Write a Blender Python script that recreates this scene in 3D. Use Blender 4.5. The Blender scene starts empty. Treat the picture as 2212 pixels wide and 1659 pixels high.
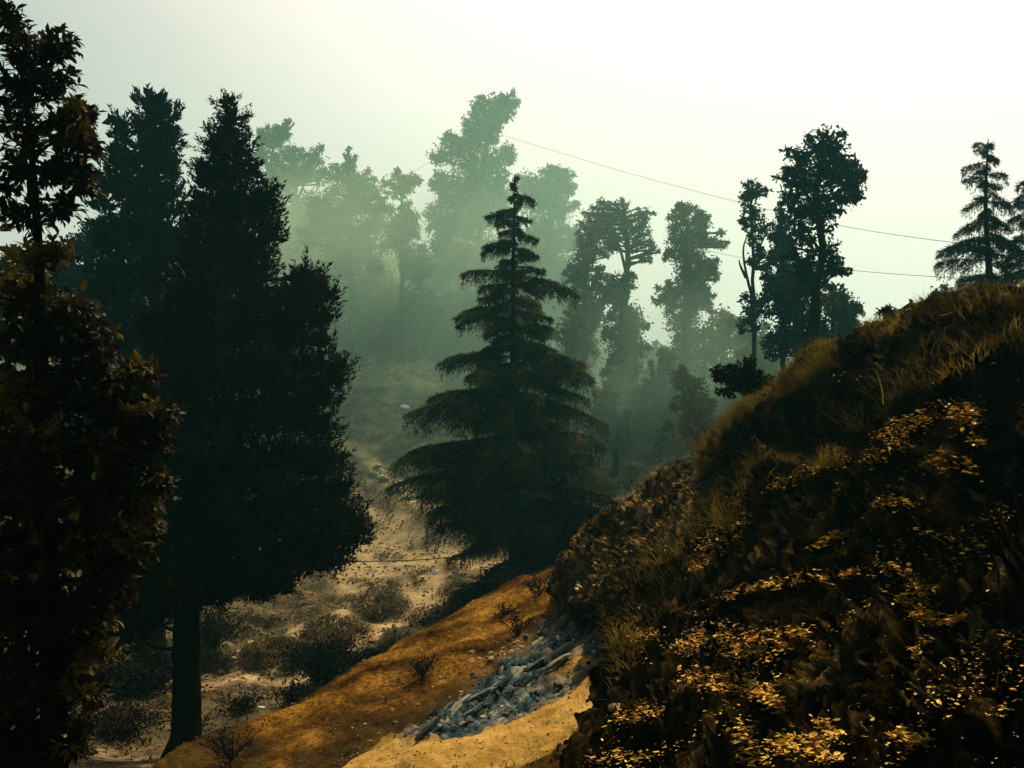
import bpy, math, random
import numpy as np
from mathutils.bvhtree import BVHTree
from mathutils import Vector
random.seed(7)
RNG = np.random.default_rng(11)
SC = bpy.context.scene
COL = SC.collection
R = math.radians

# ------------------------------------------------------------ camera
F = 1966.0; CX, CY = 1106.0, 829.5; PITCH = R(5.0)
cam_d = bpy.data.cameras.new('camera'); cam = bpy.data.objects.new('camera', cam_d); COL.objects.link(cam)
cam_d.lens = 32.0; cam_d.sensor_width = 36.0; cam_d.clip_start = 0.05; cam_d.clip_end = 6000
cam.location = (0, 0, 0); cam.rotation_euler = (R(90) + PITCH, 0, 0)
SC.camera = cam

# ------------------------------------------------------------ sky, sun, exposure
SUN_AZ, SUN_EL = R(24), R(50)          # azimuth to the right of the view direction (+Y)
SD = np.array([math.sin(SUN_AZ) * math.cos(SUN_EL), math.cos(SUN_AZ) * math.cos(SUN_EL), math.sin(SUN_EL)])
world = bpy.data.worlds.new('World'); SC.world = world; world.use_nodes = True
nt = world.node_tree; nt.nodes.clear()
def wn(t, **k):
    n = nt.nodes.new(t)
    for a, b in k.items(): setattr(n, a, b)
    return n
out = wn('ShaderNodeOutputWorld'); bg = wn('ShaderNodeBackground'); bg.inputs['Strength'].default_value = 0.1
sky = wn('ShaderNodeTexSky', sky_type='NISHITA', sun_disc=False)
sky.sun_elevation = SUN_EL; sky.sun_rotation = SUN_AZ; sky.air_density = 1.5; sky.dust_density = 6.0; sky.ozone_density = 1.0
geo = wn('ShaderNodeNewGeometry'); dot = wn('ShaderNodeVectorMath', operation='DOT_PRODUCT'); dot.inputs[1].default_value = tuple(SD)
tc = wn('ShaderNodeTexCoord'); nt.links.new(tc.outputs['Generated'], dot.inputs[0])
# mist layer: brightest round the sun, dimming steadily to the opposite side of the sky
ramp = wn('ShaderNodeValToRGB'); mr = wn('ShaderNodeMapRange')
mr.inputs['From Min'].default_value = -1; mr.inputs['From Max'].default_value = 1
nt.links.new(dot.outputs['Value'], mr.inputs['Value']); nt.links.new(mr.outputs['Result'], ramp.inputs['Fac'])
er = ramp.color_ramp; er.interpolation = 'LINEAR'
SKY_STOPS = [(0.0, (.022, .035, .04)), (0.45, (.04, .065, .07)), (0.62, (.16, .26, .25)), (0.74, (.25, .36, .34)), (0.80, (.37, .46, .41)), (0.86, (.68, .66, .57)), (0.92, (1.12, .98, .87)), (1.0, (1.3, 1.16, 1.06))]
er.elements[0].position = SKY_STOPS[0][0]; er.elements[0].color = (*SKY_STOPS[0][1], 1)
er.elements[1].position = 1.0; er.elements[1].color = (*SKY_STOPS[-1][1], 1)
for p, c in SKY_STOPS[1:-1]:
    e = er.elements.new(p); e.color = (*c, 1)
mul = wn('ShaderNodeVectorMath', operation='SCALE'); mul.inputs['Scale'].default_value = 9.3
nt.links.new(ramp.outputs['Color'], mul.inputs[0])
# the mist is thicker, and so paler, low over the horizon on the sunlit side
sepz = wn('ShaderNodeSeparateXYZ'); nt.links.new(tc.outputs['Generated'], sepz.inputs[0])
mz = wn('ShaderNodeMapRange', interpolation_type='SMOOTHSTEP'); mz.inputs['From Min'].default_value = .42; mz.inputs['From Max'].default_value = .05; nt.links.new(sepz.outputs['Z'], mz.inputs['Value'])
md = wn('ShaderNodeMapRange', interpolation_type='SMOOTHSTEP'); md.inputs['From Min'].default_value = -.1; md.inputs['From Max'].default_value = .62; md.inputs['To Max'].default_value = .82; nt.links.new(dot.outputs['Value'], md.inputs['Value'])
mm = wn('ShaderNodeMath', operation='MULTIPLY'); nt.links.new(mz.outputs['Result'], mm.inputs[0]); nt.links.new(md.outputs['Result'], mm.inputs[1])
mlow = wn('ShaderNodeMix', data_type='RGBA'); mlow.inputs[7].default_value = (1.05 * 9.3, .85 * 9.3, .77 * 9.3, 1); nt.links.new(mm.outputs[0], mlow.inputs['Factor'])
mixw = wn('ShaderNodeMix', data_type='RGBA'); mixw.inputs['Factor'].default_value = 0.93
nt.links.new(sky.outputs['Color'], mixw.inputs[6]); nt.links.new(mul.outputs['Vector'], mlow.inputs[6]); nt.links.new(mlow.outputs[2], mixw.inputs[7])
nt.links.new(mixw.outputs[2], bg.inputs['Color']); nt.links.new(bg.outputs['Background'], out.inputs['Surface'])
sun_d = bpy.data.lights.new('sun', 'SUN'); sun_d.energy = 5.0; sun_d.angle = R(0.8); sun_d.color = (1.0, .84, .58)
sun = bpy.data.objects.new('sun', sun_d); COL.objects.link(sun)
sun.rotation_euler = Vector(SD).to_track_quat('Z', 'Y').to_euler(); sun.location = (20, 40, 40)
SC.view_settings.view_transform = 'Standard'; SC.view_settings.look = 'None'
SC.view_settings.exposure = 0.24; SC.view_settings.gamma = 1.0; SC.view_settings.use_curve_mapping = False
SC.cycles.max_bounces = 6; SC.cycles.diffuse_bounces = 2; SC.cycles.glossy_bounces = 2; SC.cycles.transmission_bounces = 3
SC.cycles.volume_bounces = 0; SC.cycles.use_denoising = True

# ------------------------------------------------------------ helpers
cp, sp_ = math.cos(PITCH), math.sin(PITCH)
def P(u, v, d):
    """point seen at photo position u,v (photo 2212 wide) standing d metres ahead"""
    a = (u - CX) / F; b = (CY - v) / F
    y = cp - b * sp_; z = sp_ + b * cp
    return np.array([a / y * d, d, z / y * d])
def PA(a):
    a = np.asarray(a, float)
    x = (a[..., 0] - CX) / F; b = (CY - a[..., 1]) / F; d = a[..., 2]
    y = cp - b * sp_; z = sp_ + b * cp
    return np.stack([x / y * d, d, z / y * d], -1)
def UV(p):
    p = np.asarray(p, float)
    f = p[..., 1] * cp + p[..., 2] * sp_; up = -p[..., 1] * sp_ + p[..., 2] * cp
    f = np.where(f < .01, .01, f)
    return CX + F * p[..., 0] / f, CY - F * up / f

def hash3(i, j, k, s):
    n = (i * 374761393 + j * 668265263 + k * 2147483647 + s * 974634777) & 0xffffffff
    n = ((n ^ (n >> 13)) * 1274126177) & 0xffffffff
    n = ((n ^ (n >> 16)) * 2246822519) & 0xffffffff
    return ((n ^ (n >> 15)) & 0xffff) / 65535.0
def vnoise(p, s=0):
    p = np.asarray(p, float); f = np.floor(p).astype(np.int64); t = p - f; t = t * t * (3 - 2 * t)
    i, j, k = f[..., 0], f[..., 1], f[..., 2]; x, y, z = t[..., 0], t[..., 1], t[..., 2]
    r = 0
    for a in (0, 1):
        for b in (0, 1):
            for c in (0, 1):
                w = (x if a else 1 - x) * (y if b else 1 - y) * (z if c else 1 - z)
                r = r + w * hash3(i + a, j + b, k + c, s)
    return r * 2 - 1
def fbm(p, o=4, s=0, g=.5):
    r = 0; a = 1
    for n in range(o):
        r = r + a * vnoise(p * 2 ** n, s + n * 7); a *= g
    return r

def mesh_np(name, V, faces, smooth=False, attrs=None):
    """faces: list of (m,k) int arrays"""
    V = np.asarray(V, np.float32); me = bpy.data.meshes.new(name)
    me.vertices.add(len(V)); me.vertices.foreach_set('co', V.ravel())
    faces = [np.asarray(f, np.int32) for f in faces if len(f)]
    nl = sum(f.size for f in faces); npl = sum(len(f) for f in faces)
    me.loops.add(nl); me.polygons.add(npl)
    me.loops.foreach_set('vertex_index', np.concatenate([f.ravel() for f in faces]))
    st = []; o = 0
    for f in faces:
        k = f.shape[1]; st.append(o + np.arange(len(f)) * k); o += f.size
    me.polygons.foreach_set('loop_start', np.concatenate(st).astype(np.int32))
    me.polygons.foreach_set('use_smooth', np.full(npl, smooth))
    me.update(calc_edges=True)
    for k, a in (attrs or {}).items():
        at = me.attributes.new(k, 'FLOAT', 'POINT'); at.data.foreach_set('value', np.asarray(a, np.float32).ravel())
    return me
def link(name, me, mat=None, parent=None, label=None, cat=None, group=None, kind=None, loc=None):
    o = bpy.data.objects.new(name, me); COL.objects.link(o)
    if mat and me and not me.materials: me.materials.append(mat)
    if parent is not None:
        o.parent = parent
        if me is not None and loc is None: o.location = tuple(-x for x in parent.location)
    if loc is not None: o.location = loc
    if label: o['label'] = label
    if cat: o['category'] = cat
    if group: o['group'] = group
    if kind: o['kind'] = kind
    return o
def empty(name, loc, label, cat, group=None):
    return link(name, None, None, None, label, cat, group, None, tuple(loc))

class MB:
    """gathers vertices and faces of one mesh in world coordinates"""
    def __init__(s): s.V = []; s.Fq = []; s.Ft = []; s.n = 0
    def add(s, V, q=None, t=None):
        s.V.append(V)
        if q is not None and len(q): s.Fq.append(np.asarray(q) + s.n)
        if t is not None and len(t): s.Ft.append(np.asarray(t) + s.n)
        s.n += len(V)
    def tube(s, pts, rad, sides=7, jit=0.0):
        pts = np.asarray(pts, float); m = len(pts); rad = np.broadcast_to(np.asarray(rad, float), (m,))
        tg = np.gradient(pts, axis=0); tg /= np.linalg.norm(tg, axis=1)[:, None] + 1e-9
        ref = np.array([0.3, 0.9, 0.1]) if abs(tg[0][1]) < .8 else np.array([1., 0, 0])
        A = np.cross(tg, ref); A /= np.linalg.norm(A, axis=1)[:, None] + 1e-9; B = np.cross(tg, A)
        th = np.arange(sides) / sides * 2 * math.pi
        rr = rad[:, None] * (1 + jit * (RNG.random((m, sides)) - .5))
        V = pts[:, None, :] + rr[..., None] * (A[:, None] * np.cos(th)[None, :, None] + B[:, None] * np.sin(th)[None, :, None])
        i, j = np.meshgrid(np.arange(m - 1), np.arange(sides), indexing='ij'); j2 = (j + 1) % sides
        q = np.stack([i * sides + j, i * sides + j2, (i + 1) * sides + j2, (i + 1) * sides + j], -1).reshape(-1, 4)
        s.add(V.reshape(-1, 3), q)
    def mesh(s, name, smooth=True):
        if not s.V: return None
        return mesh_np(name, np.concatenate(s.V), ([np.concatenate(s.Fq)] if s.Fq else []) + ([np.concatenate(s.Ft)] if s.Ft else []), smooth)

def catmull(pts, n):
    pts = np.asarray(pts, float); m = len(pts)
    if m < 3:
        t = np.linspace(0, 1, n)[:, None]; return pts[0] * (1 - t) + pts[-1] * t
    ext = np.concatenate([[2 * pts[0] - pts[1]], pts, [2 * pts[-1] - pts[-2]]])
    t = np.linspace(0, m - 1, n); i = np.minimum(t.astype(int), m - 2); f = (t - i).reshape((-1,) + (1,) * (pts.ndim - 1))
    a, b, c, d = ext[i], ext[i + 1], ext[i + 2], ext[i + 3]
    return .5 * (2 * b + (c - a) * f + (2 * a - 5 * b + 4 * c - d) * f ** 2 + (3 * b - a - 3 * c + d) * f ** 3)
def unit(v): return v / (np.linalg.norm(v, axis=-1, keepdims=True) + 1e-9)
def frames(d, up):
    """rotation matrices whose x axis is d and whose z axis is near up"""
    x = unit(d); y = unit(np.cross(up, x)); z = np.cross(x, y)
    return np.stack([x, y, z], -1)
def scatter(mb, T, q, t, pos, rot, sc):
    n = len(pos)
    if n == 0: return
    T = np.asarray(T, float); k = len(T); sc = np.asarray(sc, float)
    if sc.ndim == 1: sc = sc[:, None].repeat(3, 1)
    V = np.einsum('nij,nkj->nki', rot, T[None] * sc[:, None, :]) + pos[:, None]
    o = (np.arange(n) * k)[:, None, None]
    Q = (np.asarray(q)[None] + o).reshape(-1, 4) if q is not None and len(q) else None
    Tt = (np.asarray(t)[None] + o).reshape(-1, 3) if t is not None and len(t) else None
    mb.add(V.reshape(-1, 3), Q, Tt)
# leaf shapes (x along the leaf)
L_DIA = ([(0, 0, 0), (.5, .27, .05), (1, 0, -.04), (.5, -.27, .05)], [(0, 1, 2, 3)], None)
L_OVAL = ([(0, 0, 0), (.28, .17, .05), (.62, .19, .04), (1, 0, -.10), (.62, -.19, .04), (.28, -.17, .05), (.3, 0, 0), (.64, 0, -.02)],
          [(6, 2, 1, 0), (6, 7, 3, 2), (0, 5, 4, 6), (6, 4, 3, 7)], None)
L_OVAL = ([(0, 0, 0), (.28, .17, .05), (.62, .19, .04), (1, 0, -.12), (.62, -.19, .04), (.28, -.17, .05), (.28, 0, 0), (.62, 0, -.02)],
          [(6, 7, 2, 1), (6, 5, 4, 7)], [(0, 6, 1), (0, 5, 6), (7, 3, 2), (7, 4, 3)])
L_TRI = ([(0, .5, 0), (0, -.5, 0), (1, 0, 0)], None, [(0, 1, 2)])
def rdir(n):
    return unit(RNG.normal(size=(n, 3)))

# ------------------------------------------------------------ materials
E1 = unit(np.array([.62, .72, .28])); E2 = unit(np.cross(E1, [0, 0, 1.])); E3 = np.cross(E1, E2)
def M(name, cols, scale=3.0, rough=.9, spec=.15, trans=0.0, bump=0.0, bscale=20, attr=None, detail=6, rnd=False, fine=0.0, fscale=60, stretch=None, strat=None):
    """cols: list of (position, rgb) along a noise value"""
    m = bpy.data.materials.new(name); m.use_nodes = True; n = m.node_tree.nodes; l = m.node_tree.links; n.clear()
    o = n.new('ShaderNodeOutputMaterial'); b = n.new('ShaderNodeBsdfPrincipled')
    b.inputs['Roughness'].default_value = rough; b.inputs['Specular IOR Level'].default_value = spec
    tcn = n.new('ShaderNodeTexCoord'); no = n.new('ShaderNodeTexNoise'); no.inputs['Scale'].default_value = scale; no.inputs['Detail'].default_value = detail
    no.inputs['Roughness'].default_value = .6
    src = tcn.outputs['Object']
    if stretch:
        mp = n.new('ShaderNodeMapping'); mp.inputs['Rotation'].default_value = stretch[0]; mp.inputs['Scale'].default_value = stretch[1]
        l.new(src, mp.inputs['Vector']); src = mp.outputs['Vector']
    def strata_src(f1, f2):
        cb = n.new('ShaderNodeCombineXYZ')
        for k, (ax_, f_) in enumerate(((E1, f1), (E2, f2), (E3, f2))):
            dn = n.new('ShaderNodeVectorMath'); dn.operation = 'DOT_PRODUCT'; dn.inputs[1].default_value = tuple(ax_ * f_); l.new(tcn.outputs['Object'], dn.inputs[0]); l.new(dn.outputs['Value'], cb.inputs[k])
        return cb.outputs[0]
    if strat: src = strata_src(*strat)
    l.new(src, no.inputs['Vector'])
    rp = n.new('ShaderNodeValToRGB'); el = rp.color_ramp.elements
    el[0].position, el[0].color = cols[0][0], (*cols[0][1], 1); el[1].position, el[1].color = cols[-1][0], (*cols[-1][1], 1)
    for p, c in cols[1:-1]:
        e = el.new(p); e.color = (*c, 1)
    fac = no.outputs['Fac']
    if rnd:
        oi = n.new('ShaderNodeObjectInfo'); ad = n.new('ShaderNodeMath'); ad.operation = 'MULTIPLY_ADD'; ad.inputs[1].default_value = .5; ad.inputs[2].default_value = -.25
        l.new(oi.outputs['Random'], ad.inputs[0]); a2 = n.new('ShaderNodeMath'); a2.operation = 'ADD'; l.new(ad.outputs[0], a2.inputs[0]); l.new(fac, a2.inputs[1]); fac = a2.outputs[0]
    l.new(fac, rp.inputs['Fac']); col = rp.outputs['Color']
    if fine:
        f = n.new('ShaderNodeTexNoise'); f.inputs['Scale'].default_value = fscale; f.inputs['Detail'].default_value = 5; l.new(src, f.inputs['Vector'])
        mr_ = n.new('ShaderNodeMapRange'); mr_.inputs['From Min'].default_value = .3; mr_.inputs['From Max'].default_value = .7
        mr_.inputs['To Min'].default_value = 1 - fine; mr_.inputs['To Max'].default_value = 1 + fine; l.new(f.outputs['Fac'], mr_.inputs['Value'])
        vm = n.new('ShaderNodeVectorMath'); vm.operation = 'SCALE'; l.new(col, vm.inputs[0]); l.new(mr_.outputs['Result'], vm.inputs['Scale']); col = vm.outputs['Vector']
    for nm, c2, sc2, *st2 in (attr or []):
        at = n.new('ShaderNodeAttribute'); at.attribute_name = nm
        mx = n.new('ShaderNodeMix'); mx.data_type = 'RGBA'; l.new(at.outputs['Fac'], mx.inputs['Factor']); l.new(col, mx.inputs[6])
        n2 = n.new('ShaderNodeTexNoise'); n2.inputs['Scale'].default_value = sc2; n2.inputs['Detail'].default_value = 8; n2.inputs['Roughness'].default_value = .7; l.new(strata_src(*st2[0]) if st2 else tcn.outputs['Object'], n2.inputs['Vector'])
        r2 = n.new('ShaderNodeValToRGB'); e2 = r2.color_ramp.elements
        e2[0].position, e2[0].color = c2[0][0], (*c2[0][1], 1); e2[1].position, e2[1].color = c2[-1][0], (*c2[-1][1], 1)
        for p, c in c2[1:-1]:
            e = e2.new(p); e.color = (*c, 1)
        l.new(n2.outputs['Fac'], r2.inputs['Fac']); l.new(r2.outputs['Color'], mx.inputs[7]); col = mx.outputs[2]
    l.new(col, b.inputs['Base Color'])
    if bump:
        bn = n.new('ShaderNodeTexNoise'); bn.inputs['Scale'].default_value = bscale; bn.inputs['Detail'].default_value = 8; bn.inputs['Roughness'].default_value = .65; l.new(src, bn.inputs['Vector'])
        bu = n.new('ShaderNodeBump'); bu.inputs['Strength'].default_value = .8; bu.inputs['Distance'].default_value = bump
        l.new(bn.outputs['Fac'], bu.inputs['Height']); l.new(bu.outputs['Normal'], b.inputs['Normal'])
    if trans:
        t = n.new('ShaderNodeBsdfTranslucent'); l.new(col, t.inputs['Color']); ms = n.new('ShaderNodeMixShader'); ms.inputs['Fac'].default_value = trans
        l.new(b.outputs['BSDF'], ms.inputs[1]); l.new(t.outputs['BSDF'], ms.inputs[2]); l.new(ms.outputs['Shader'], o.inputs['Surface'])
    else: l.new(b.outputs['BSDF'], o.inputs['Surface'])
    return m
M_leaf_near = M('near_leaf', [(.40, (.004, .004, .0015)), (.52, (.016, .012, .003)), (.60, (.12, .075, .009)), (.69, (.38, .32, .05))], 1.7, .6, .06, .2, rnd=False)  # gold end of the ramp paints light highlights into the leaf colour
M_cypress = M('cypress_foliage', [(.35, (.003, .006, .004)), (.55, (.012, .011, .004)), (.68, (.07, .038, .009))], 1.3, .95, .05, .08)
M_cypress2 = M('cypress_foliage_far', [(.35, (.003, .012, .012)), (.6, (.008, .018, .014)), (.75, (.035, .022, .008))], 1.3, .95, .05, .08)
M_cedar = M('cedar_needles', [(.38, (.012, .034, .027)), (.52, (.045, .058, .024)), (.68, (.20, .125, .03))], 1.6, .9, .05, .3)
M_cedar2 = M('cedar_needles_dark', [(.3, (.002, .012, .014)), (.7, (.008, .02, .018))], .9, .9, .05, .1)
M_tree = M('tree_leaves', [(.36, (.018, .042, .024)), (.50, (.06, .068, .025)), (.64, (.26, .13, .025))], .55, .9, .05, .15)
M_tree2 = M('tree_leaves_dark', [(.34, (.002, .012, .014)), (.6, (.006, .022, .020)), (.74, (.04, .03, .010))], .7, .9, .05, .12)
M_bark = M('bark', [(.35, (.003, .002, .0015)), (.65, (.014, .009, .005))], 6, 1, .0, bump=.02, bscale=12, stretch=((0, 0, 0), (1, 1, .15)))
M_bark_far = M('bark_far', [(.35, (.008, .012, .010)), (.65, (.03, .028, .02))], 3, .95, .1)
M_dirt = M('valley_ground', [(.34, (.03, .020, .012)), (.47, (.09, .058, .030)), (.60, (.18, .12, .06)), (.72, (.31, .21, .11))], .6, 1, .0, bump=.10, bscale=3.5, fine=.7, fscale=5,
           attr=[('scrub', [(.35, (.025, .026, .014)), (.52, (.075, .06, .028)), (.68, (.19, .13, .06))], 1.0), ('rock', [(.3, (.22, .14, .06)), (.7, (.60, .42, .21))], 1.1)])
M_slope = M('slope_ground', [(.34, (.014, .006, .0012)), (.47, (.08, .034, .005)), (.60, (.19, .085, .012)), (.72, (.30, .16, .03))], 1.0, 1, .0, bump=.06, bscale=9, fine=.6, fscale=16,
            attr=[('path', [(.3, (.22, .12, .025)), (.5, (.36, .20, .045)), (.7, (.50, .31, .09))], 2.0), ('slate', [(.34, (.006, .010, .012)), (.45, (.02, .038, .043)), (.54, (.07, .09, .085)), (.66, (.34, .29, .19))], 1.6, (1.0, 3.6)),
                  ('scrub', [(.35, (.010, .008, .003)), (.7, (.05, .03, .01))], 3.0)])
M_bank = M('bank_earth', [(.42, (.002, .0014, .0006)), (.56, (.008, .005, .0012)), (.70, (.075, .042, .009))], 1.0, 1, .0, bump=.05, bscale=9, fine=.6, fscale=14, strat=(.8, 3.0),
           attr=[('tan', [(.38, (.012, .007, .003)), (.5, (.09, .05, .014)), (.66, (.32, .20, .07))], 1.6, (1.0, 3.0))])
M_grass = M('dry_grass', [(.38, (.016, .012, .002)), (.55, (.13, .085, .011)), (.72, (.38, .25, .04))], 2.5, .9, .05, .4)
M_fallen = M('fallen_leaf', [(.22, (.30, .13, .006)), (.42, (.70, .37, .022)), (.7, (.88, .58, .09))], 9, .6, .15, .15, rnd=True)
M_scrub = M('scrub_leaves', [(.36, (.006, .007, .003)), (.55, (.025, .022, .008)), (.72, (.11, .075, .025))], 1.4, .95, .05, .12)
M_stone = M('stone', [(.25, (.16, .10, .04)), (.5, (.34, .22, .09)), (.8, (.58, .42, .20))], 5, .8, .2, bump=.01, bscale=30, rnd=True)
M_gravel = M('gravel_chips', [(.3, (.05, .027, .008)), (.5, (.15, .085, .03)), (.75, (.42, .28, .12))], 9, .9, .05)
M_slate_chip = M('slate_chips', [(.32, (.006, .014, .018)), (.5, (.02, .05, .062)), (.62, (.09, .11, .10)), (.75, (.34, .28, .17))], 6, .8, .1)
M_patch = M('scrub_patch_leaves', [(.36, (.016, .013, .006)), (.50, (.07, .05, .02)), (.66, (.20, .13, .055))], 1.8, .95, .05, .15)
M_slatebig = M('slate_bedded', [(.36, (.006, .012, .015)), (.48, (.022, .045, .052)), (.58, (.06, .08, .078)), (.70, (.26, .22, .14))], 5, .9, .1, bump=.03, bscale=14, rnd=True)
M_slate = M('slate_stone', [(.25, (.008, .014, .016)), (.5, (.04, .06, .065)), (.8, (.28, .25, .17))], 8, .7, .3, bump=.012, bscale=30, rnd=True)
M_pale = M('pale_stone', [(.3, (.26, .18, .09)), (.7, (.55, .42, .24))], 1.5, .9, .1, bump=.03, bscale=6)
M_white = M('white_litter', [(.3, (.7, .7, .68)), (.7, (.85, .85, .82))], 3, .7, .2)
M_wire = M('wire', [(.3, (.03, .035, .035)), (.7, (.06, .06, .055))], 3, .6, .3)

# ------------------------------------------------------------ setting: valley and hillside
ctl = [(0,1659,13),(200,1659,16),(400,1645,18),(600,1450,28),(500,1400,30),(450,1560,21),(750,1380,34),(900,1300,40),(850,1170,55),(720,1262,45),(1000,1180,52),
 (760,1130,60),(900,1060,66),(730,960,75),(850,1000,72),(1000,950,75),(760,905,81),(860,880,83),(850,790,93),(750,700,102),(900,700,102),(700,620,114),(900,600,118),(1100,600,118),
 (1400,1000,55),(1450,955,60),(1350,900,74),(1300,810,86),(1500,900,66),(1700,830,62),(1850,800,62),(2100,760,62),(1600,1010,46),(1300,1150,40),(1115,1262,30),(1200,1230,30),
 (300,900,90),(100,850,90),(-300,1000,60),(-200,1300,30),(200,1250,38),(300,1450,26),(600,560,128),(300,600,128),(0,640,120),(-500,700,120),(1250,740,104),(1100,560,126),(900,560,128)]
cw = np.array([P(*c) for c in ctl])
extra = np.array([(-3,0,-6),(-12,0,-7),(4,2,-4),(12,4,-2),(10,14,-2.5),(4,18,-4.2),(0,12,-5.5),(-30,5,-8),(30,10,0),(-60,30,-4),(60,40,2),(25,30,-1),
 (0,-25,-6),(-60,-25,-8),(60,-25,0),(40,95,9),(60,90,8),(30,110,8),(60,120,2),(20,140,10),(-30,160,28),(10,160,22),(-80,150,26),(-80,100,14),(90,80,4),(90,140,-4),(0,200,22),(60,190,-4),(-80,200,26)], float)
cw = np.concatenate([cw, extra])
def tps_fit(p, z, lam=.6):
    n = len(p); d = np.linalg.norm(p[:, None] - p[None], axis=2) / 40; K = np.where(d > 0, d * d * np.log(d + 1e-12), 0) + lam * .01 * np.eye(n)
    Pm = np.c_[np.ones(n), p / 40]; A = np.block([[K, Pm], [Pm.T, np.zeros((3, 3))]])
    return np.linalg.solve(A, np.r_[z, 0, 0, 0])
TW = tps_fit(cw[:, :2], cw[:, 2])
def tps_eval(x, y):
    sh = x.shape; q = np.stack([x.ravel(), y.ravel()], -1); out_ = np.zeros(len(q))
    for i in range(0, len(q), 20000):
        qq = q[i:i + 20000]; d = np.linalg.norm(qq[:, None] - cw[None, :, :2], axis=2) / 40
        out_[i:i + 20000] = np.where(d > 0, d * d * np.log(d + 1e-12), 0) @ TW[:len(cw)] + TW[-3] + (qq / 40) @ TW[-2:]
    return out_.reshape(sh)
# scrub-covered humps of the terraces: u, v, half width, half height in photo units, rise in metres
MOUNDS = [(720,1372,75,40,.9,'largest scrub-dark hump in the middle of the terraces'),(828,1308,58,34,.8,'dark rounded hump right of the square ledge'),(600,1420,75,42,.7,'scrubby hump crossed by a pale foot track, nearest the tree trunk'),
 (685,1330,45,16,.4,'low long hump above the largest terrace hump'),(765,1300,34,16,.4,'small hump tucked below the ledge'),(860,1390,46,24,.6,'hump touching the edge of the brown slope'),(930,1335,48,24,.6,'hump beside the winding dirt path'),
 (790,1420,32,18,.5,'little hump at the foot of the brown slope'),(905,1242,52,20,.5,'shallow hump with white litter on its top'),(800,1262,75,14,.4,'dark strip directly under the square ledge'),(1000,1290,52,32,.7,'hump left of the shaded hollow under the cedar'),
 (500,1365,60,20,.4,'hump just below the big cypress skirt'),(560,1340,60,16,.4,'faint hump at the rubbish strewn terrace edge'),(460,1420,45,34,.6,'dark hump right behind the cypress trunk'),(840,1200,32,10,.2,'thin scrub patch at the path fork')]
def hill_z(x, y):
    z = tps_eval(x, y)
    r = np.hypot(x, y - 90); far = np.clip((r - 110) / 120, 0, 1); far = far * far * (3 - 2 * far)
    z = z * (1 - far) + far * (-18 + 6 * fbm(np.stack([x / 90, y / 90, x * 0], -1), 2, 3))
    p = np.stack([x, y, z * 0], -1)
    amp = np.clip((y - 12) / 20, 0.15, 1)
    z = z + amp * (.55 * fbm(p / 7, 3, 5) * np.clip(y / 60, .3, 1.6) + .20 * fbm(p / 1.5, 3, 9))
    g = np.stack([(x * .45 - y * .9) / 26, (x * .9 + y * .45) / 5.5, z * 0], -1)
    z = z + np.clip((y - 44) / 12, 0, 1) * np.clip((100 - y) / 20, 0, 1) * 1.5 * (.6 - np.abs(fbm(g, 3, 44)))
    return z
def hump_add(x, y, z):
    u, v = UV(np.stack([x, y, z], -1)); s = np.zeros_like(x)
    for (mu, mv, a, b, h, _) in MOUNDS:
        rr = ((u - mu) / a) ** 2 + ((v - mv) / b) ** 2 + .35 * vnoise(np.stack([u / 18, v / 12, u * 0], -1), 4)
        w = np.clip(1.35 - rr, 0, 1); w = w * w * (3 - 2 * w) * (y > 12)
        z = z + h * w * .6; s = np.maximum(s, w)
    return z, s
gx = np.concatenate([-np.geomspace(600, 62, 20), np.linspace(-60, 60, 360), np.geomspace(62, 600, 20)])
gy = np.concatenate([-np.geomspace(300, 2, 14), np.linspace(0, 12, 20), np.geomspace(12.2, 150, 400), np.geomspace(152, 800, 24)])
GX, GY = np.meshgrid(gx, gy); GZ = hill_z(GX, GY); GZ, SCR = hump_add(GX, GY, GZ)
GU, GV = UV(np.stack([GX, GY, GZ], -1))
def polymask(u, v, poly, soft):
    """distance-softened band round a polyline of (u, v, halfwidth)"""
    m = np.zeros_like(u)
    for (a, b) in zip(poly[:-1], poly[1:]):
        a = np.array(a, float); b = np.array(b, float); d = b[:2] - a[:2]; t = np.clip(((u - a[0]) * d[0] + (v - a[1]) * d[1]) / (d @ d), 0, 1)
        dist = np.hypot(u - a[0] - t * d[0], v - a[1] - t * d[1]); w = a[2] + (b[2] - a[2]) * t
        m = np.maximum(m, np.clip((w + soft - dist) / soft, 0, 1))
    return m
nz = fbm(np.stack([GX / 3.5, GY / 3.5, GX * 0], -1), 4, 21); nz2 = fbm(np.stack([GX / 11, GY / 11, GX * 0], -1), 3, 31)
path = polymask(GU, GV, [(900,1420,14),(905,1350,26),(925,1290,26),(900,1230,34),(850,1190,40),(800,1215,44),(760,1250,30)], 26)
path = np.maximum(path, polymask(GU, GV, [(850,1190,24),(900,1150,14),(860,1120,8)], 18))
path = np.maximum(path, polymask(GU, GV, [(720,955,10),(780,975,9),(830,1030,9),(900,1075,13),(960,1110,8)], 9))
path = np.maximum(path, polymask(GU, GV, [(780,1100,7),(850,1135,9),(900,1160,7)], 9))
path = np.maximum(path, polymask(GU, GV, [(950,1190,12),(1080,1230,12)], 14))
path = np.maximum(path, polymask(GU, GV, [(640,1480,10),(760,1400,8),(850,1350,10),(900,1330,10)], 12))
path = np.maximum(path, polymask(GU, GV, [(640,1365,7),(720,1335,7),(800,1290,6)], 8))
rocks = polymask(GU, GV, [(770,830,8),(800,800,30),(860,800,26),(930,815,16)], 26) * (.45 + .55 * np.clip(nz * 2 + .3, 0, 1))
rocks = np.maximum(rocks, .8 * polymask(GU, GV, [(740,965,3),(800,990,3),(840,1040,5),(900,1080,9)], 6))
upper = np.clip((GY - 52) / 14, 0, 1)
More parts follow.
